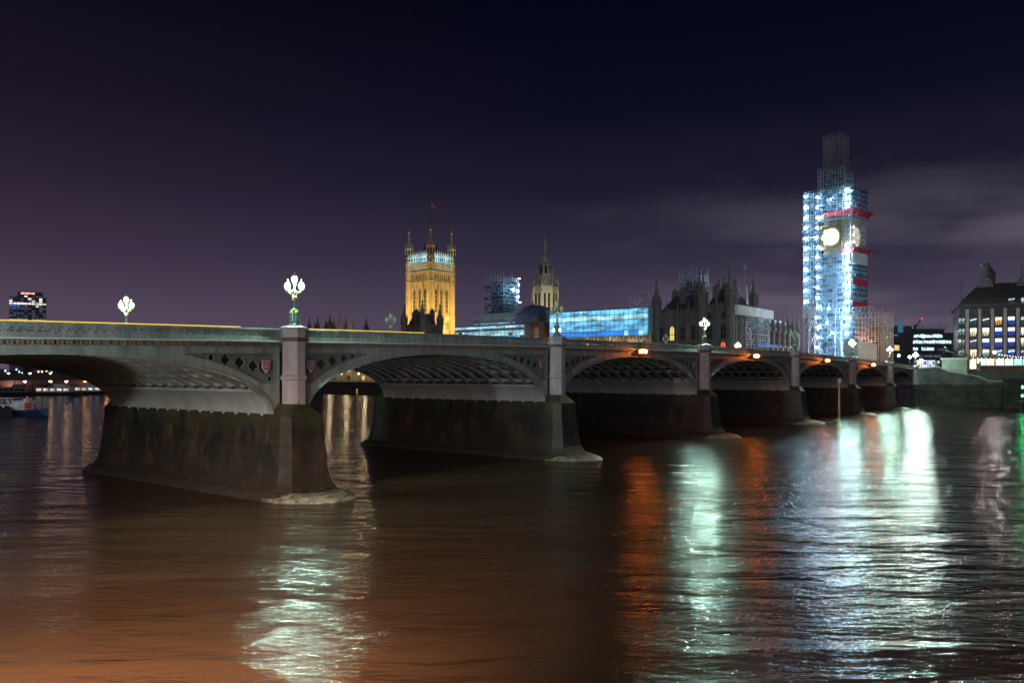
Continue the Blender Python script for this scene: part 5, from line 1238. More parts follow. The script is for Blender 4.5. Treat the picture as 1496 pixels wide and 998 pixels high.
WY = glow("office_light_yellow", (1.0, 0.88, 0.48), 1.5, 0.5, 1.3); WW = glow("office_light_white", (0.85, 1.0, 0.85), 2.8, 0.45, 1.3)
WB_ = glow("office_light_blue", (0.02, 0.10, 0.85), 1.3, 0.6, 1.2); WO = glow("office_light_orange", (1.0, 0.55, 0.12), 1.3, 0.6, 1.3); WD = glow("office_light_dim", (0.10, 0.20, 0.30), 0.6, 0.7, 1.4); WT = glow("office_light_teal", (0.35, 0.75, 0.75), 0.8, 0.6, 1.4)
def office_window(w_, h, up, lo):
    F = lambda u, ww, z: (u, -ww, z)
    m = MB()
    m.fbox(F, -w_/2-.12, -w_/2, -0.6, 0.14, 0, h); m.fbox(F, w_/2, w_/2+.12, -0.6, 0.14, 0, h)
    m.fbox(F, -w_/2, w_/2, 0, 0.12, -0.1, 0.05); m.fbox(F, -w_/2, w_/2, 0, 0.12, h-0.06, h+0.1); m.fbox(F, -w_/2, w_/2, 0.0, 0.1, h*.56-0.05, h*.56+0.05)
    for u in (-w_/6, w_/6): m.fbox(F, u-.04, u+.04, 0.0, 0.09, 0, h)
    o = m.build("window", SLATE); 
    g = MB(); g.cm = 0; g.fbox(F, -w_/2, w_/2, -0.5, -0.45, h*.56, h); g.cm = 1; g.fbox(F, -w_/2, w_/2, -0.5, -0.45, 0, h*.56)
    g.cm = 2; g.prism([(-w_/2, h*.60), (w_/2, h*.78), (w_/2, h*.86), (-w_/2, h*.68)], F, -0.44, -0.42)
    rr = random.Random(int(up.name.__hash__() & 255)+len(lo.name))
    for q in range(4): u = -w_/2+w_*(q+.3+rr.random()*.4)/4; g.cm = 3; g.fbox(F, u-.14, u+.14, -0.44, -0.2, 0, h*(.15+.25*rr.random()))
    g.build("pane", [up, lo, WW, SLATE], o); return o
cols = [[(WD, WD), (WD, WD), (WY, WO), (WW, WB_), (WT, WD)], [(WW, WY), (WW, WY), (WW, WB_), (WW, WB_), (WY, WW)], [(WD, WD), (WW, WB_), (WW, WB_), (WW, WB_), (WW, WY)], [(WY, WY), (WY, WT), (WB_, WT), (WT, WB_), (WD, WB_)]]
for r_ in range(4):
    for k in range(NBAY):
        c_ = cols[3-r_][k] if k < 5 else random.choice([(WW, WY), (WD, WD), (WW, WB_)])
        if k == 0 and r_ in (0,): c_ = (WY, WY)
        w1 = office_window(1.95, 2.75, *c_); w1.parent = OF; w1.location = (4.77+k*BWD, -0.25, ZB+0.45+r_*3.7)
    for u in (0.7, 1.75):
        w1 = office_window(0.7, 2.7, *random.choice([(WT, WT), (WY, WT), (WD, WT)])); w1.parent = OF; w1.location = (u, -0.4, ZB+0.45+r_*3.7)
for k in (3, 4, 5): 
    w1 = office_window(1.8, 1.9, *((WT, WY) if k > 3 else (WD, WD))); w1.parent = OF; w1.location = (4.77+k*BWD, -0.6, ZE+0.6)
m = MB(); Lx = NBAY*BWD+1
m.box(0.2, Lx, 0.0, 31, ZE, ZE+0.8); m.loft([[(0.2, 0.2, ZE+.8), (Lx, 0.2, ZE+.8), (Lx, 31, ZE+.8), (0.2, 31, ZE+.8)], [(2.2, 1.2, ZE+2.6), (Lx, 1.2, ZE+2.6), (Lx, 30, ZE+2.6), (2.2, 30, ZE+2.6)], [(7.6, 6.5, ZE+8.3), (Lx, 6.5, ZE+8.3), (Lx, 26, ZE+8.3), (7.6, 26, ZE+8.3)]])
for k in range(20): m.bar((1.0+k*1.75, 0.6, ZE+1.6), (7.6+k*1.45, 6.4, ZE+8.5), 0.28)
for k in range(3): m.box(-0.9, 0.3, 0.3+k*.1, 3, ZE-0.6-k*3.7, ZE-0.35-k*3.7)
m.build("roof", SLATE, OF)
def chimney(x, y, s_, z0, z1):
    m = MB(); m.loft([[(x-s_*1.8, y-s_*1.5, z0-1), (x+s_*1.8, y-s_*1.5, z0-1), (x+s_*1.8, y+s_*1.5, z0-1), (x-s_*1.8, y+s_*1.5, z0-1)], [(x-s_*.9, y-s_*.9, z0+2.3), (x+s_*.9, y-s_*.9, z0+2.3), (x+s_*.9, y+s_*.9, z0+2.3), (x-s_*.9, y+s_*.9, z0+2.3)]])
    m.lathe(x, y, [(s_*.82, z0+2.5), (s_*.82, z1-0.9), (s_*1.05, z1-.8), (s_*1.05, z1-.5), (s_*.85, z1-.45), (s_*1.08, z1-.3), (s_*1.08, z1)], 14)
    for k in range(14): a = 2*PI*k/14; m.bar((x+s_*.86*math.cos(a), y+s_*.86*math.sin(a), z0+2.6), (x+s_*.86*math.cos(a), y+s_*.86*math.sin(a), z1-1), 0.09)
    for z in frange(z0+3, z1-1, 0.9): m.lathe(x, y, [(s_*.86, z-.05), (s_*.86, z+.05)], 14)
    m.build("chimney", mat("chimney_bronze", (0.17, 0.17, 0.18), 0.5, 0.3), OF)
chimney(9.0, 7, 1.35, ZE+8, ZE+15.6)
for k, y in enumerate((13, 17.5, 22, 26)): chimney(10.2+k*1.0, y, 1.3, ZE+8-0.5*k, ZE+15.2-0.35*k)
chimney(21.4, 7, 1.9, ZE+8, ZE+17.0); chimney(27, 14, 1.6, ZE+8, ZE+15)
m = MB(); m.tube([(1.4, 2.0, ZE+2), (1.4, 2.0, ZE+13.8)], [0.14, 0.05], 6); mm_ = m.build("aerial_mast", SLATE, OF)
m = MB(); m.lathe(1.4, 2.0, [(0.02, ZE+12.2), (0.15, ZE+12.35), (0.02, ZE+12.5)], 6); m.build("mast_light", glow("red_obstruction_light", (1.0, 0.06, 0.1), 1.2), mm_)
# lit shop fronts under the offices
SF = root("shop_arcade", (XZ(1400, 530, 262)[0], 262, 0), R(-2), "bright white lit glass frontage under the office block with people and cars outside", "shop front")
m = MB(); m.box(0, 36, 0, 6, 10.6, 11.0); m.box(0, 36, -0.5, 6, 14.3, 14.9)
for k in range(13): m.box(k*3-0.12, k*3+0.12, -0.2, 0.1, 11, 14.3)
m.build("frame", SLATE, SF)
FRONTS = [glow("shopfront_white", (0.85, 1.0, 0.85), 2.8, 0.6, 0.8), glow("shopfront_warm", (1.0, 0.80, 0.6), 2.3, 0.6, 0.9), glow("shopfront_teal", (0.45, 1.0, 0.8), 1.8, 0.5, 0.9)]
for k in range(12):
    m = MB(); m.box(k*3+0.13, k*3+2.87, 0.0, 0.2, 11.0, 14.3); m.build("shop_window", FRONTS[[1, 1, 0, 1, 0, 0, 2, 0, 1, 0, 2, 0][k]], SF)
for k in range(26):
    m = MB(); m.lathe(k*1.4+0.3, -0.7, [(0.02, 14.35), (.1, 14.45), (.02, 14.55)], 6)
    if k < 25: m.build("canopy_bulb", glow("canopy_bulb_white", (1.0, 0.9, 0.7), 8), SF)
def person(x, Y, z, col, lab, h=1.72):
    s_ = h/1.75
    nd = [((0, 0, .95), .15), ((0, 0, 1.2), .14), ((0, 0, 1.42), .17), ((0, 0, 1.52), .06), ((0, -.02, 1.65), .10), ((.10, 0, .85), .09), ((.12, -.08, .48), .06), ((.12, 0, .06), .045), ((-.10, 0, .85), .09), ((-.12, .1, .48), .06), ((-.12, .18, .06), .045), ((.22, 0, 1.38), .06), ((.27, .03, 1.1), .045), ((.27, -.06, .85), .035), ((-.22, 0, 1.38), .06), ((-.27, -.03, 1.1), .045), ((-.27, -.12, .85), .035)]
    o = skin("person", [((a*s_, b*s_, c*s_), r_*s_) for (a, b, c), r_ in nd], [(0,1),(1,2),(2,3),(3,4),(0,5),(5,6),(6,7),(0,8),(8,9),(9,10),(2,11),(11,12),(12,13),(2,14),(14,15),(15,16)], mat("dark_clothing", (0.03, 0.03, 0.04), 0.9), None)
    o.location = (x, Y, z); tag(o, lab, "person"); return o
for px, lab in ((1408, "person in dark coat standing at the near end of the lit shop fronts"), (1414, "person in dark clothes beside the first one before the lit shop fronts"), (1431, "person standing by the red traffic light before the shop fronts")):
    person((px-748)/F_PX*256, 256, 10.62, None, lab)
# traffic light, string of lamps, street lamps of the west bank
def traffic_light(x, Y, z, lab, col=(1.0, 0.03, 0.03), nm="traffic_light"):
    r = root(nm, (x, Y, z), 0, lab, "traffic light"); m = MB(); m.lathe(0, 0, [(0.1, 0), (0.07, 0.2), (0.07, 2.3)], 8); m.box(-0.2, 0.2, -0.15, 0.15, 2.2, 3.2); m.build("post", BRONZE, r)
    m = MB(); m.lathe(0, -0.2, [(0.02, 2.75), (0.22, 2.95), (0.02, 3.15)], 10); m.build("signal", glow("signal_"+str(col), col, 40), r)
traffic_light((1432-748)/F_PX*232, 232, 10.2, "red traffic light behind the brick wall in front of the office block")
traffic_light((1371-748)/F_PX*236, 236, 10.0, "red traffic light at the bridge end just beside the statue plinth")
traffic_light((1294-748)/F_PX*232, 232, 10.0, "red traffic light between the pale hoarding and the first far street lamp")
PINKG = glow("street_globe_pink", (1.0, 0.80, 0.80), 500); WHG = glow("street_globe_white", (0.80, 1.0, 0.93), 800)
specs = [(1313, 520, 258, PINKG, 10.2, "pinkish white street lamp behind the bridge end, between two green lanterns"), (1329, 522, 262, PINKG, 10.2, "small warm street lamp immediately beside the bridge end lantern"), (1349, 492, 300, WHG, 10.2, "tall mast lamp glowing in front of the bright strip windows of the office block"),
         (1453, 515, 250, PINKG, 10.6, "pinkish street lamp at the start of the light string before the offices"), (1450, 549, 224, WHG, 6.4, "low white lamp on the lower quay in front of the brick wall"), (1346, 527, 236, WHG, 10.4, "low white lamp by the coloured panels at the bridge end")]
for px, py, Y, gm, zb, lab in specs:
    x, z = XZ(px, py, Y); o = small_lamp(max(1.5, z-zb), gm, BRONZE, 0.36); o.name = "street_lamp"; o.location = (x, Y, zb); tag(o, lab, "street lamp")
SLT = root("light_string", (XZ(1456, 515, 246)[0], 246, 0), 0, "drooping string of small warm bulbs across the foot of the office block", "string lights")
m = MB(); pts = [(k*0.85, 0, 15.6-0.9*math.sin(PI*k/16*0.8)) for k in range(14)]; m.tube(pts, 0.03, 4); m.build("cable", BRONZE, SLT)
for p in pts[1:]:
    m = MB(); m.lathe(p[0], 0, [(0.02, p[2]-.2), (.12, p[2]-.1), (.02, p[2])], 6); m.build("bulb", glow("canopy_bulb_white", (0, 0, 0), 0), SLT)
for x in (0.1, 11.0): m = MB(); m.lathe(x, 0, [(0.1, 10.4), (0.05, 15.8)], 6); m.build("post", BRONZE, SLT)
# advert panels and buses' stand at the bridge end
for i, (px0, px1, cs, lab) in enumerate(((1337, 1355, [(0.9, 0.92, 0.95), (0.75, 0.03, 0.10), (0.02, 0.12, 0.75)], "white lit panel with red and blue blocks by the bridge end"), (1356, 1366, [(0.85, 0.85, 0.95), (0.05, 0.25, 0.9), (0.1, 0.1, 0.15)], "white and blue lit panel between the red and the green panels"), (1362, 1369, [(0.0, 0.30, 0.17), (0.0, 0.35, 0.2), (0.0, 0.28, 0.16)], "dark green lit panel next to the red traffic light by the plinth"))):
    Y = 240+i; x0, x1 = (px0-748)/F_PX*Y, (px1-748)/F_PX*Y
    r = root("display_panel", (x0, Y, 0), 0, lab, "display panel"); L_ = x1-x0
    m = MB(); m.box(-0.1, L_+0.1, 0, 0.3, 10.9, 13.6); m.box(0, 0.15, 0.05, 0.25, 9.9, 10.9); m.box(L_-0.15, L_, 0.05, 0.25, 9.9, 10.9); m.build("frame", BRONZE, r)
    gm = [glow("panel_%d_%d" % (i, j), c, 0.9) for j, c in enumerate(cs)]
    m = MB(); m.box(0, L_, -0.04, -0.003, 11.0, 13.5); m.cm = 1; m.box(L_*.12, L_*.38, -0.07, -0.045, 11.4, 12.2); m.cm = 2; m.box(L_*.66, L_*.92, -0.07, -0.045, 12.1, 13.1); m.build("screen", gm, r)
# long dark office block behind
DB = root("office_block", (XZ(1292, 500, 400)[0], 400, 0), R(3), "long low dark office block with bright cyan strip windows behind the bridge end", "office building")
m = MB(); m.box(0, 38, 0, 30, 8, 27.5); m.box(3, 38, 1, 29, 27.5, 30.5); m.box(3, 16, 3, 25, 30.5, 34); m.box(17, 34, 4, 25, 30.5, 32.6)
for z in (14, 17.5, 21, 24.5): m.box(-0.3, 38.2, -0.3, 0.1, z-.35, z+.35)
for k in range(16): m.box(18+k*1.1, 18.15+k*1.1, 3, 3.2, 32.6, 33.5+(k*7 % 5)*.3)
m.build("wall", mat("dark_office_wall", (0.07, 0.075, 0.10), 0.6, 0, 0.3, 0.3), DB)
STR = glow("strip_window_cyan", (0.62, 0.95, 1.0), 2.2, 0.8, 0.9); STD = glow("strip_window_dim", (0.25, 0.35, 0.45), 0.5, 0.85, 0.8)
rnd = random.Random(4)
for z, sp_ in ((28.0, [(16, 31, 1)]), (24.9, [(15, 35, 1)]), (21.4, [(15, 17.5, 1), (19.5, 26, 1), (28, 33, 0)]), (17.9, [(14, 20, 0), (21, 30, 0)]), (14.6, [(15, 34, 0)]), (28.6, [(4, 8, 0)]), ):
    for a, b, br in sp_:
        x = a
        while x < b-0.5:
            w_ = rnd.uniform(0.8, 1.8); m = MB(); yy = 0.9 if z > 27.5 else -0.05
            m.box(x, min(x+w_, b), yy-0.06, yy, z, z+(1.7 if br else 1.1)*rnd.uniform(.8, 1)); m.build("window", STR if br else STD, DB); x += w_+0.25
m = MB(); m.box(5.2, 7.8, -0.12, -0.05, 20.8, 24); m.build("window", WIN_WARM, DB)
m = MB(); m.box(8.7, 11.0, 2.0, 2.9, 30.6, 36); m.build("lit_plant_tower", glow("plant_tower_blue", (0.10, 0.30, 0.5), 0.5, 0.4, 1.0), DB)
m = MB(); m.box(-0.6, 1.6, -0.4, 0.4, 27.6, 28.8); m.build("yellow_lit_sign", glow("sign_yellow_green", (0.85, 1.0, 0.25), 1.4, 0.6, 1.0), DB)
CRN = root("tower_crane", (XZ(1337, 478, 520)[0], 520, 0), 0, "thin distant crane jib with a red light above the long dark office block", "crane")
m = MB(); m.bar((0, 0, 8), (0, 0, 42), 1.0); m.bar((0, 0, 40), (4.4, 0, 46.5), 0.5); m.build("jib", SLATE, CRN)
m = MB(); m.lathe(4.2, -0.5, [(0.1, 45.2), (0.9, 46), (0.1, 46.8)], 10); m.build("warning_light", glow("red_obstruction_light", (0, 0, 0), 0), CRN)
# brick stack behind the gantry
m = MB(); m.box(0, 4, 0, 4, 8, 27); m.box(0.6, 3.2, 0.6, 3.2, 27, 30); m.box(4, 7, 0, 4, 8, 24); tag(m.build("brick_chimney_block", BRICK, None, loc=(*[XZ(1281, 500, 345)[0], 345], 0)), "narrow reddish brick block between the clock tower gantry and the long office", "building")
# hoarding at the foot of the clock tower
HX = XZ(1236, 510, 285)[0]
HO = root("hoarding", (HX, 285, 0), 0, "tall pale plain hoarding with a grey blue return at the foot of the clock tower", "hoarding")
m = MB(); m.loft([[(4.2, 0, 9), (12.6, 3.4, 9), (12.7, 3.2, 9), (4.3, -0.3, 9)], [(4.2, 0, 21.6), (12.6, 3.4, 20.2), (12.7, 3.2, 20.2), (4.3, -0.3, 21.6)]])
for k in range(9): 
    f = k/9; m.bar((4.3+8.4*f, -0.36+3.5*f, 9), (4.3+8.4*f, -0.36+3.5*f, 21.5-1.4*f), 0.05)
m.build("pale_panel", mat("cream_hoarding", (0.60, 0.56, 0.50), 0.6, 0, 0.12, 0.3), HO)
m = MB(); m.loft([[(0, 1.5, 9), (4.2, 0, 9), (4.2, 0.2, 9), (0, 1.7, 9)], [(0, 1.5, 22), (4.2, 0, 21.8), (4.2, 0.2, 21.8), (0, 1.7, 22)]]); m.build("grey_panel", mat("grey_hoarding", (0.22, 0.27, 0.32), 0.6, 0, 0.12, 0.3), HO)
mklight("POINT", "hoarding_light", (HX+9, 276, 13), 520, (1.0, 0.85, 0.75), 0.3)
# quay hut, awning boat, green beacons, gauge post
m = MB(); x, z = XZ(1437, 549, 226); m.box(-1.2, 1.2, 0, 2.5, 6.4, 9.4); tag(m.build("quay_kiosk", glow("kiosk_glow", (1.0, 0.95, 0.7), 9, 0.4, 1.0), None, loc=(x, 226, 0)), "small brightly lit kiosk on the quay below the brick wall", "kiosk")
CP = root("blue_canopy", (XZ(1467, 549, 226)[0], 226, 0), 0, "long low blue canopy with white edge on the quay near the green beacons", "canopy")
m = MB(); m.loft([[(0, 0, 8.6), (12, 0, 8.3), (12, 3, 8.3), (0, 3, 8.6)], [(0.3, 1, 9.4), (12, 1, 9.1), (12, 2, 9.1), (0.3, 2, 9.4)]]); m.build("cover", mat("blue_canvas", (0.10, 0.22, 0.42), 0.6), CP)
m = MB(); m.box(-0.1, 12, -0.15, 0, 8.3, 8.6); m.build("edge_light", glow("canopy_edge_white", (0.9, 1, 1), 7), CP)
m = MB(); [m.lathe(k*3+.3, .4, [(0.07, 6.4), (0.07, 8.4)], 6) for k in range(4)]; m.build("leg", BRONZE, CP)
GB = root("green_beacon", (XZ(1493, 570, 190)[0], 190, 0), 0, "post in the river with two green navigation lights one above the other", "beacon")
m = MB(); m.lathe(0, 0, [(0.45, -2), (0.4, 2.6), (0.12, 2.9), (0.10, 6.6)], 10); m.box(-0.6, 0.6, -0.5, 0.5, 2.4, 2.6); m.build("post", BRONZE, GB)
for z in (4.0, 6.1): m = MB(); m.lathe(0, -0.25, [(0.05, z-.3), (.26, z), (.05, z+.3)], 10); m.build("lamp", glow("green_signal", (0.02, 1.0, 0.25), 60), GB)
GP = root("gauge_post", (XZ(1226, 617, 151)[0], 151, 0), 0, "tall slim pale topped timber post standing in the water before the bridge", "post")
m = MB(); m.lathe(0, 0, [(0.36, -2), (0.30, 0.6), (0.22, 0.8), (0.19, 6.8), (0.19, 7.6)], 10); m.build("pole", mat("tan_painted_post", (0.52, 0.40, 0.22), 0.6, 0, 0.3, 1.5), GP)
m = MB(); m.box(-0.24, 0.24, -0.24, 0.24, 7.5, 8.4); m.build("head", SHEET_W, GP)
m = MB(); m.tube([(0, 0, 0.3), (2.2, -2.2, 0.12), (3.4, -2.4, 0.9)], 0.09, 6); tag(m.build("driftwood", mat("wet_timber", (0.25, 0.22, 0.18), 0.6), None, loc=(XZ(1190, 613, 148)[0], 148, 0.1)), "bent pale branch lying on the water near the gauge post", "driftwood")
m = MB()
px_, _ = XZ(419, 602, 57.5)
nd = [((0, 0, .32), .10), ((0, .05, .48), .09), ((0, .0, .62), .035), ((0, -.06, .72), .045), ((0, -.13, .72), .015), ((0, .22, .22), .06), ((0, .38, .10), .03), ((.05, 0, .15), .02), ((.05, 0, .01), .02), ((-.05, 0, .15), .02), ((-.05, 0, .01), .02)]
bd = skin("bird", nd, [(0,1),(1,2),(2,3),(3,4),(0,5),(5,6),(0,7),(7,8),(0,9),(9,10)], mat("dark_feathers", (0.02, 0.02, 0.022), 0.7), None)
bd.location = (*BW(-0.55, -1.30)[:2], 6.40); bd.rotation_euler = (0, 0, R(30)); tag(bd, "dark cormorant perched on the mossy cutwater below the lit triple lamp", "bird")

# ================================================================== LEFT: far city, Lambeth-side bridge, boats
FT = root("office_tower", (XZ(13, 450, 1080)[0], 1080, 0), R(31), "distant curved office tower with lit floors seen above the parapet", "office tower")
m = MB(); Wt = 54/F_PX*1080*.87; n = 10
pl = [(Wt*i/n, 3.5-3.5*math.sin(PI*i/n)) for i in range(n+1)]
ring = lambda z: [(x, y, z) for x, y in pl]+[(Wt, 22, z), (0, 22, z)]
m.loft([ring(10), ring(118)])
for z in frange(14, 116, 3.6): m.loft([[(x, y-0.3, z-.4) for x, y in pl]+[(Wt, 22, z-.4), (0, 22, z-.4)], [(x, y-.3, z+.4) for x, y in pl]+[(Wt, 22, z+.4), (0, 22, z+.4)]])
m.box(10, 40, 6, 18, 118, 124); m.build("tower_body", mat("tower_glass_dark", (0.12, 0.125, 0.18), 0.3), FT)
for i in range(7): m = MB(); m.bar((16+i*2.6, 8, 124), (16+i*2.6, 8, 126+(i*5 % 4)*1.8), 0.5); m.build("rooftop_aerial", STEEL, FT)
FL = [glow("tower_floor_white", (1.0, 0.95, 0.75), 1.6, 0.7, 0.12), glow("tower_floor_blue", (0.05, 0.15, 0.9), 1.0, 0.5, 0.1), glow("tower_floor_dim", (0.12, 0.14, 0.22), 0.7, 0.8, 0.15)]
rnd = random.Random(2)
for z in frange(76.2, 116, 3.6):
    for i in range(n):
        p = rnd.random(); zz = int(round((z-76.2)/3.6)); k = 0 if ((zz in (8,) and p < .95) or (zz in (0, 1, 2) and p < .7) or p < .07) else (1 if zz == 7 and i < 3 else 2)
        if k == 2 and p < .5: continue
        a, b = pl[i], pl[i+1]; m = MB(); m.add([(a[0]+.3, a[1]-.12, z), (b[0]-.3, b[1]-.12, z), (b[0]-.3, b[1]-.12, z+2.4), (a[0]+.3, a[1]-.12, z+2.4)], [(0, 1, 2, 3)]); m.build("window", FL[k], FT)
m = MB(); m.box(14, 30, 5, 6, 121, 123); m.build("rooftop_light", glow("rooftop_red_white", (1.0, 0.45, 0.35), 2.5, 0.8, 0.4), FT)
# far road bridge along the bridge direction
def LBW(t, y): return BW(t, y)
LB = root("road_bridge", (*BW(208, 452)[:2], -6.6), ANG, "distant reddish steel arch bridge seen low through the nearest arch", "bridge")
m = MB(); m.box(-190, 0, 0, 16, 9.6, 11.2); m.build("deck", mat("red_bridge_paint", (0.24, 0.11, 0.10), 0.6), LB)
for k in range(4):
    x1 = -6-k*44; x0 = x1-40; cxk = (x0+x1)/2
    for y in (0.2, 15.8):
        m = MB(); pts = [(cxk+20*u, y, 3.6+5.6*(1-u*u)) for u in [i/10-1 for i in range(21)]]
        m.tube(pts, 0.55, 6)
        for p in pts[::2]: m.bar(p, (p[0], y, 9.8), 0.25)
        m.build("arch", mat("red_bridge_paint", (0, 0, 0)), LB)
    m = MB(); m.box(x0-4, x0, -2, 18, -2, 5.0); m.box(x0-3.4, x0-.6, -.6, 16.6, 5, 13); m.build("pier", ASHLAR, LB)
m = MB(); m.box(-6, 0, -2, 18, -2, 10); m.build("pier", ASHLAR, LB)
m = MB(); m.box(-190, 0, -0.1, 0.1, 11.2, 12.3); m.build("parapet", mat("red_bridge_paint", (0, 0, 0)), LB)
for k in range(3): mklight("POINT", "under_arch_light", (*BW(208-26-k*44, 448)[:2], 1.5), 1700, (1.0, 0.68, 0.5), 0.5)
CITYG = [glow("city_lamp_warm", (1.0, 0.62, 0.32), 22), glow("city_lamp_white", (0.9, 0.95, 1.0), 22), glow("city_lamp_orange", (1.0, 0.42, 0.06), 22)]
dl = None; rnd = random.Random(21)
plc = []
for i in range(22): plc.append((i*9.2-2, rnd.uniform(13.5, 15.5), 3.5, 0, "lamp on the distant red bridge"))
lamps0 = [small_lamp(5.0, g, BRONZE, 0.62) for g in CITYG]
for l_ in lamps0: l_.name = "distant_street_lamp"
_us = [0, 0, 0]
def city_lamp(x, Y, z, k, lab, grp):
    o = lamps0[k] if not _us[k] else copy_tree(lamps0[k]); _us[k] = 1
    o.location = (x, Y, z); tag(o, lab, "street lamp", grp)
for i in range(12):
    b = BW(208-6-i*11, 452); city_lamp(b[0], b[1], 4.6, 0, "warm street lamp glowing on the distant red bridge", "lamps on the distant bridge")
for i in range(36):
    px = 2+i*4.1+rnd.uniform(-2.5, 2.5); Y = rnd.uniform(640, 820)
    if px > 118: Y = rnd.uniform(590, 640)
    k = [0, 1, 2][0 if rnd.random() < .5 else (1 if px < 90 else 2)]
    city_lamp((px-748)/F_PX*Y, Y, rnd.uniform(1.0, 5.5), k, ["warm", "white", "orange"][k]+" street lamp among the distant buildings through the nearest arch", ["warm", "white", "orange"][k]+" lamps of the far bank")
wins = [glow("city_window_warm", (1.0, 0.7, 0.35), 1.6), glow("city_window_cyan", (0.5, 0.9, 1.0), 1.6), glow("city_window_white", (1.0, 0.95, 0.85), 1.6)]
blds = [(-40, 12, 552, 700, "widest grey far office block at the picture edge through the nearest arch"), (14, 34, 546, 760, "tall pale far office block with cyan windows through the nearest arch"), (38, 62, 553, 720, "squat far block between the pale office and the dark trees"), (66, 88, 552, 780, "far block with two cyan lit windows under the arch"), (90, 122, 549, 800, "far block with rows of small bluish lit windows"), (124, 152, 556, 660, "low far block with orange lit ground floor near the arch foot")]
for i, (p0, p1, pt, Y, lab) in enumerate(blds):
    x0, zt2 = XZ(p0, pt, Y); x1, _ = XZ(p1, pt, Y); zt2 += 6 if i != 5 else 3
    r = root("far_building", (x0, Y, 0), R(rnd.uniform(-12, 12)), lab, "building"); m = MB(); Lb = x1-x0; m.box(0, Lb, 0, 14, 0, zt2); m.box(Lb*.2, Lb*.7, 3, 10, zt2, zt2+1.8)
    for z in frange(7.5, zt2, 3.2): m.box(-0.1, Lb+.1, -0.12, 0, z-.2, z+.1)
    m.build("wall", mat("far_wall_grey", (0.16, 0.15, 0.17), 0.8), r)
    nx = max(3, int(Lb/2.6)); c_ = 0
    for z in frange(8, zt2-1.2, 3.2)[:7]:
        for j in range(nx):
            if rnd.random() < (.36 if i != 5 else .6) and c_ < 60:
                c_ += 1; m = MB(); u = Lb*(j+.5)/nx; m.box(u-.8, u+.8, -0.16, -0.05, z+.5, z+2.2); m.build("window", rnd.choices(wins, [5, 3, 2] if i not in (1, 3, 4) else [1, 5, 2])[0], r)
def crown_tree(x, Y, h, wd, lab, grp, seed):
    rnd = random.Random(seed); r = root("tree", (x, Y, 6), 0, lab, "tree", grp)
    m = MB(); m.tube([(0, 0, 0), (.2, 0, h*.35), (0, .1, h*.7)], [.45, .32, .12], 7)
    for k in range(7): a = rnd.uniform(0, 6.28); m.tube([(0, 0, h*.3+k*.4), (wd*.35*math.cos(a), wd*.3*math.sin(a), h*.6+k*.5)], [.14, .05], 5)
    m.build("trunk", mat("bark", (0.06, 0.045, 0.035), 0.9), r)
    m = MB()
    for k in range(520):
        a = rnd.uniform(0, 6.28); b = rnd.uniform(-1, 1); q = rnd.random()**.45*(0.75+.25*math.sin(3*a+seed))
        c = Vector((wd*.5*q*math.cos(a)*math.sqrt(1-b*b*.8), wd*.5*q*math.sin(a)*math.sqrt(1-b*b*.8), h*.62+h*.38*q*b)); s_ = rnd.uniform(.25, .6)
        d1 = Vector((rnd.uniform(-1, 1), rnd.uniform(-1, 1), rnd.uniform(-1, 1))).normalized()*s_; d2 = d1.cross(Vector((rnd.uniform(-1, 1), 1, rnd.uniform(-1, 1)))).normalized()*s_
        m.add([c-d1, c-d2, c+d1, c+d2], [(0, 1, 2, 3)])
    m.build("crown", mat("dark_foliage", (0.05, 0.07, 0.03), 0.8, 0, 0.5, 0.6), r)
for i in range(9):
    px = 30+i*14; Y = 575 if px < 120 else 545
    b = BW(214, 330+i*12); crown_tree(b[0], b[1], 13+(i % 3)*1.5, 11, "dark leafy tree on the bank beyond the palace seen under the arches", "trees on the far bank", i)
# gardens wall between the palace and the far bridge
GW = root("garden_wall", (*BW(209, 277)[:2], 0), ANG, "dark river wall of the riverside gardens beyond the palace terrace", "river wall")
m = MB(); m.box(0, 8, 0, 175, -2, 6.2); m.box(-.2, .5, 0, 175, 6.2, 7.1); m.build("wall_body", RIVERWALL, GW)
# boats
HULLD = mat("black_hull", (0.03, 0.03, 0.035), 0.5); HULLB = mat("blue_hull", (0.03, 0.06, 0.22), 0.4); BW_ = mat("boat_white", (0.6, 0.6, 0.62), 0.5); BRED = mat("boat_red", (0.6, 0.03, 0.04), 0.5)
def hull(mb, L_, B, H, zk=-0.4):
    rings = []
    for i in range(13):
        u = i/12; w_ = B/2*min(1, (1-(max(0, u-.72)/.28)**2)**.5 if u < 1 else 0.02)*(0.85+.15*min(1, u*6)); rise = H+0.5*max(0, u-.7)/.3
        rings.append([(u*L_, -w_*.6-.01, zk), (u*L_, w_*.6+.01, zk), (u*L_, w_+.01, rise), (u*L_, -w_-.01, rise)])
    mb.loft(rings)
x, _ = XZ(0, 605, 172)
FB = root("river_boat", (x-9.5, 172, 0), R(3), "white and blue passenger boat with red board and railed deck beside the dark barge", "boat")
m = MB(); hull(m, 19.5, 4.6, 1.3); m.build("hull", HULLB, FB)
m = MB(); m.box(0.2, 18.4, -2.35, 2.35, 1.28, 1.42); m.build("red_waterline" if False else "rubbing_strip", BRED, FB)
m = MB(); m.box(1, 15.5, -1.9, 1.9, 1.42, 2.6); m.box(12.5, 16, -1.6, 1.6, 2.6, 3.4); m.build("cabin", BW_, FB)
for k in range(7): m = MB(); m.box(1.6+k*1.6, 2.7+k*1.6, -1.94, -1.905, 1.8, 2.4); m.build("window", GLASS_DK, FB)
m = MB(); m.box(0.6, 13, -2, 2, 3.9, 4.0)
for k in range(12): m.bar((0.8+k*1.1, -1.95, 2.6), (0.8+k*1.1, -1.95, 3.9), 0.08); 
m.bar((0.8, -1.95, 3.3), (13, -1.95, 3.3), 0.06); m.build("railed_deck", BW_, FB)
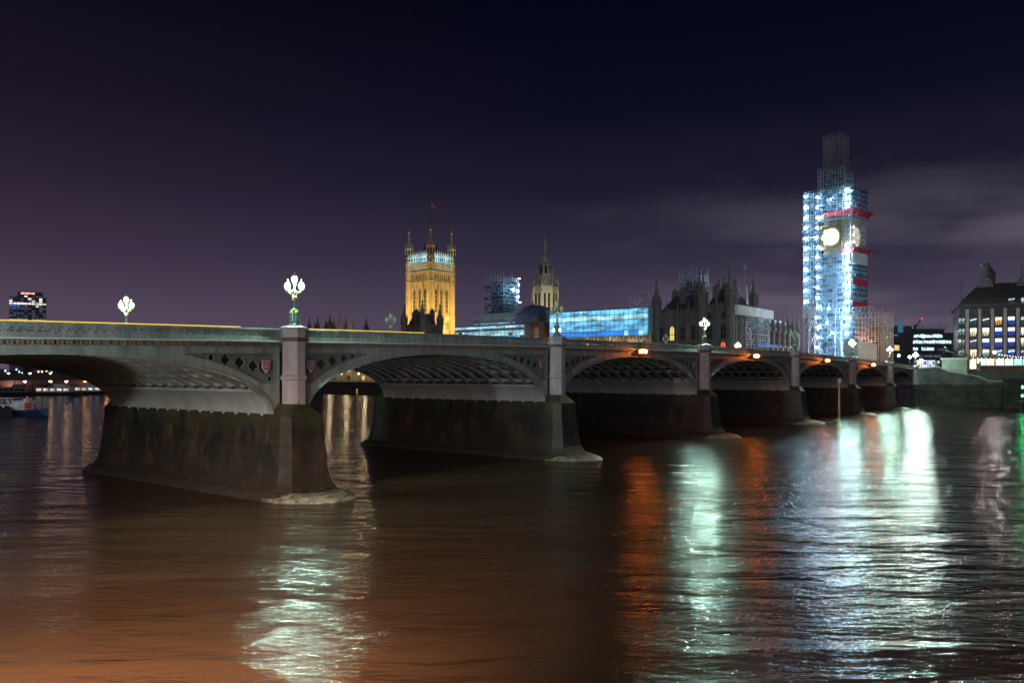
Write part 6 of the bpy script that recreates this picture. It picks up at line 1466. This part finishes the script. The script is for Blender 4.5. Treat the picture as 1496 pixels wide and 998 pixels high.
m = MB(); m.box(15.3, 16.8, -1.75, -1.65, 1.9, 3.0); m.build("red_board", BRED, FB)
mklight("POINT", "boat_light", (x+2, 166, 5), 260, (0.9, 0.9, 1.0), 0.2)
BG = root("barge", (x-11, 168.5, 0), R(2), "low dark rusty barge moored in front of the blue passenger boat", "barge")
m = MB(); hull(m, 15.5, 5, 1.7); m.build("hull", mat("rusty_hull", (0.07, 0.055, 0.05), 0.7, 0, 0.4, 0.8), BG)
m = MB(); m.box(2, 12, -1.8, 1.8, 1.7, 2.1); m.build("hatch", HULLD, BG)
def pleasure(px, py, Y, L_, lab, litm, col=BW_):
    x, _ = XZ(px, py, Y); r = root("moored_boat", (x, Y, 0), R(rnd.uniform(-5, 5)), lab, "boat")
    m = MB(); hull(m, L_, L_*.24, L_*.07); m.build("hull", HULLD, r)
    m = MB(); m.box(L_*.1, L_*.8, -L_*.09, L_*.09, L_*.07, L_*.07+2.2); m.box(L_*.45, L_*.7, -L_*.07, L_*.07, L_*.07+2.2, L_*.07+3.6); m.build("cabin", col, r)
    for k in range(5): m = MB(); m.box(L_*(.12+k*.135), L_*(.21+k*.135), -L_*.09-.05, -L_*.09-.003, L_*.07+.7, L_*.07+1.6); m.build("window", litm, r)
BWIN = glow("boat_window_lit", (1.0, 0.85, 0.75), 1.3, 0.7, 0.8)
pleasure(48, 577, 338, 21, "brightly lit pleasure boat moored in midstream under the nearest arch", BWIN)
pleasure(-6, 577, 345, 17, "dim grey boat moored at the picture edge beyond the barge", GLASS_DK, mat("far_wall_grey", (0, 0, 0)))
pleasure(96, 578, 352, 22, "lit white boat with glowing windows near the foot of the nearest arch", BWIN)
pleasure(128, 578, 365, 12, "small boat with orange lights beside the arch foot", glow("boat_window_orange", (1.0, 0.5, 0.08), 4))
PN = root("floating_pier", (XZ(-10, 578, 356)[0], 356, 0), R(0), "long low dark floating pier behind the moored boats under the nearest arch", "pier")
m = MB(); m.box(0, 52, 0, 6, -.4, 1.6); m.build("pontoon", HULLD, PN)
for k in range(7): m = MB(); m.lathe(2+k*8, -.6, [(0.3, -1), (0.3, 5.5), (.05, 6)], 8); m.build("pile", HULLD, PN)
for k, (px, c) in enumerate(((22, 1), (60, 0), (84, 0), (112, 2), (143, 2))):
    Y = 350; city_lamp((px-748)/F_PX*Y, Y+7, 0.8, c, "low lamp at the moored boats under the nearest arch", "lamps by the moored boats")
# lamp posts of the south bank walk that light the near water and the bridge face (beside and behind the camera)
for i, p in enumerate(BANK_LAMPS):
    r = root("walk_lamp", (p[0], p[1], 0), 0, ["tall lamp post on the walk beside the viewer, nearest the bridge", "tall lamp post on the walk just behind the viewer", "tall lamp post farthest along the walk behind the viewer"][i], "street lamp")
    m = MB(); m.lathe(0, 0, [(0.3, -1), (0.16, 7.8), (0.08, p[2]-0.7)], 10); m.build("post", BRONZE, r)
    m = MB(); m.lathe(0, 0, [(0.1, p[2]+0.35), (0.5, p[2]+0.42), (0.1, p[2]+0.6)], 12); m.build("cap", BRONZE, r)
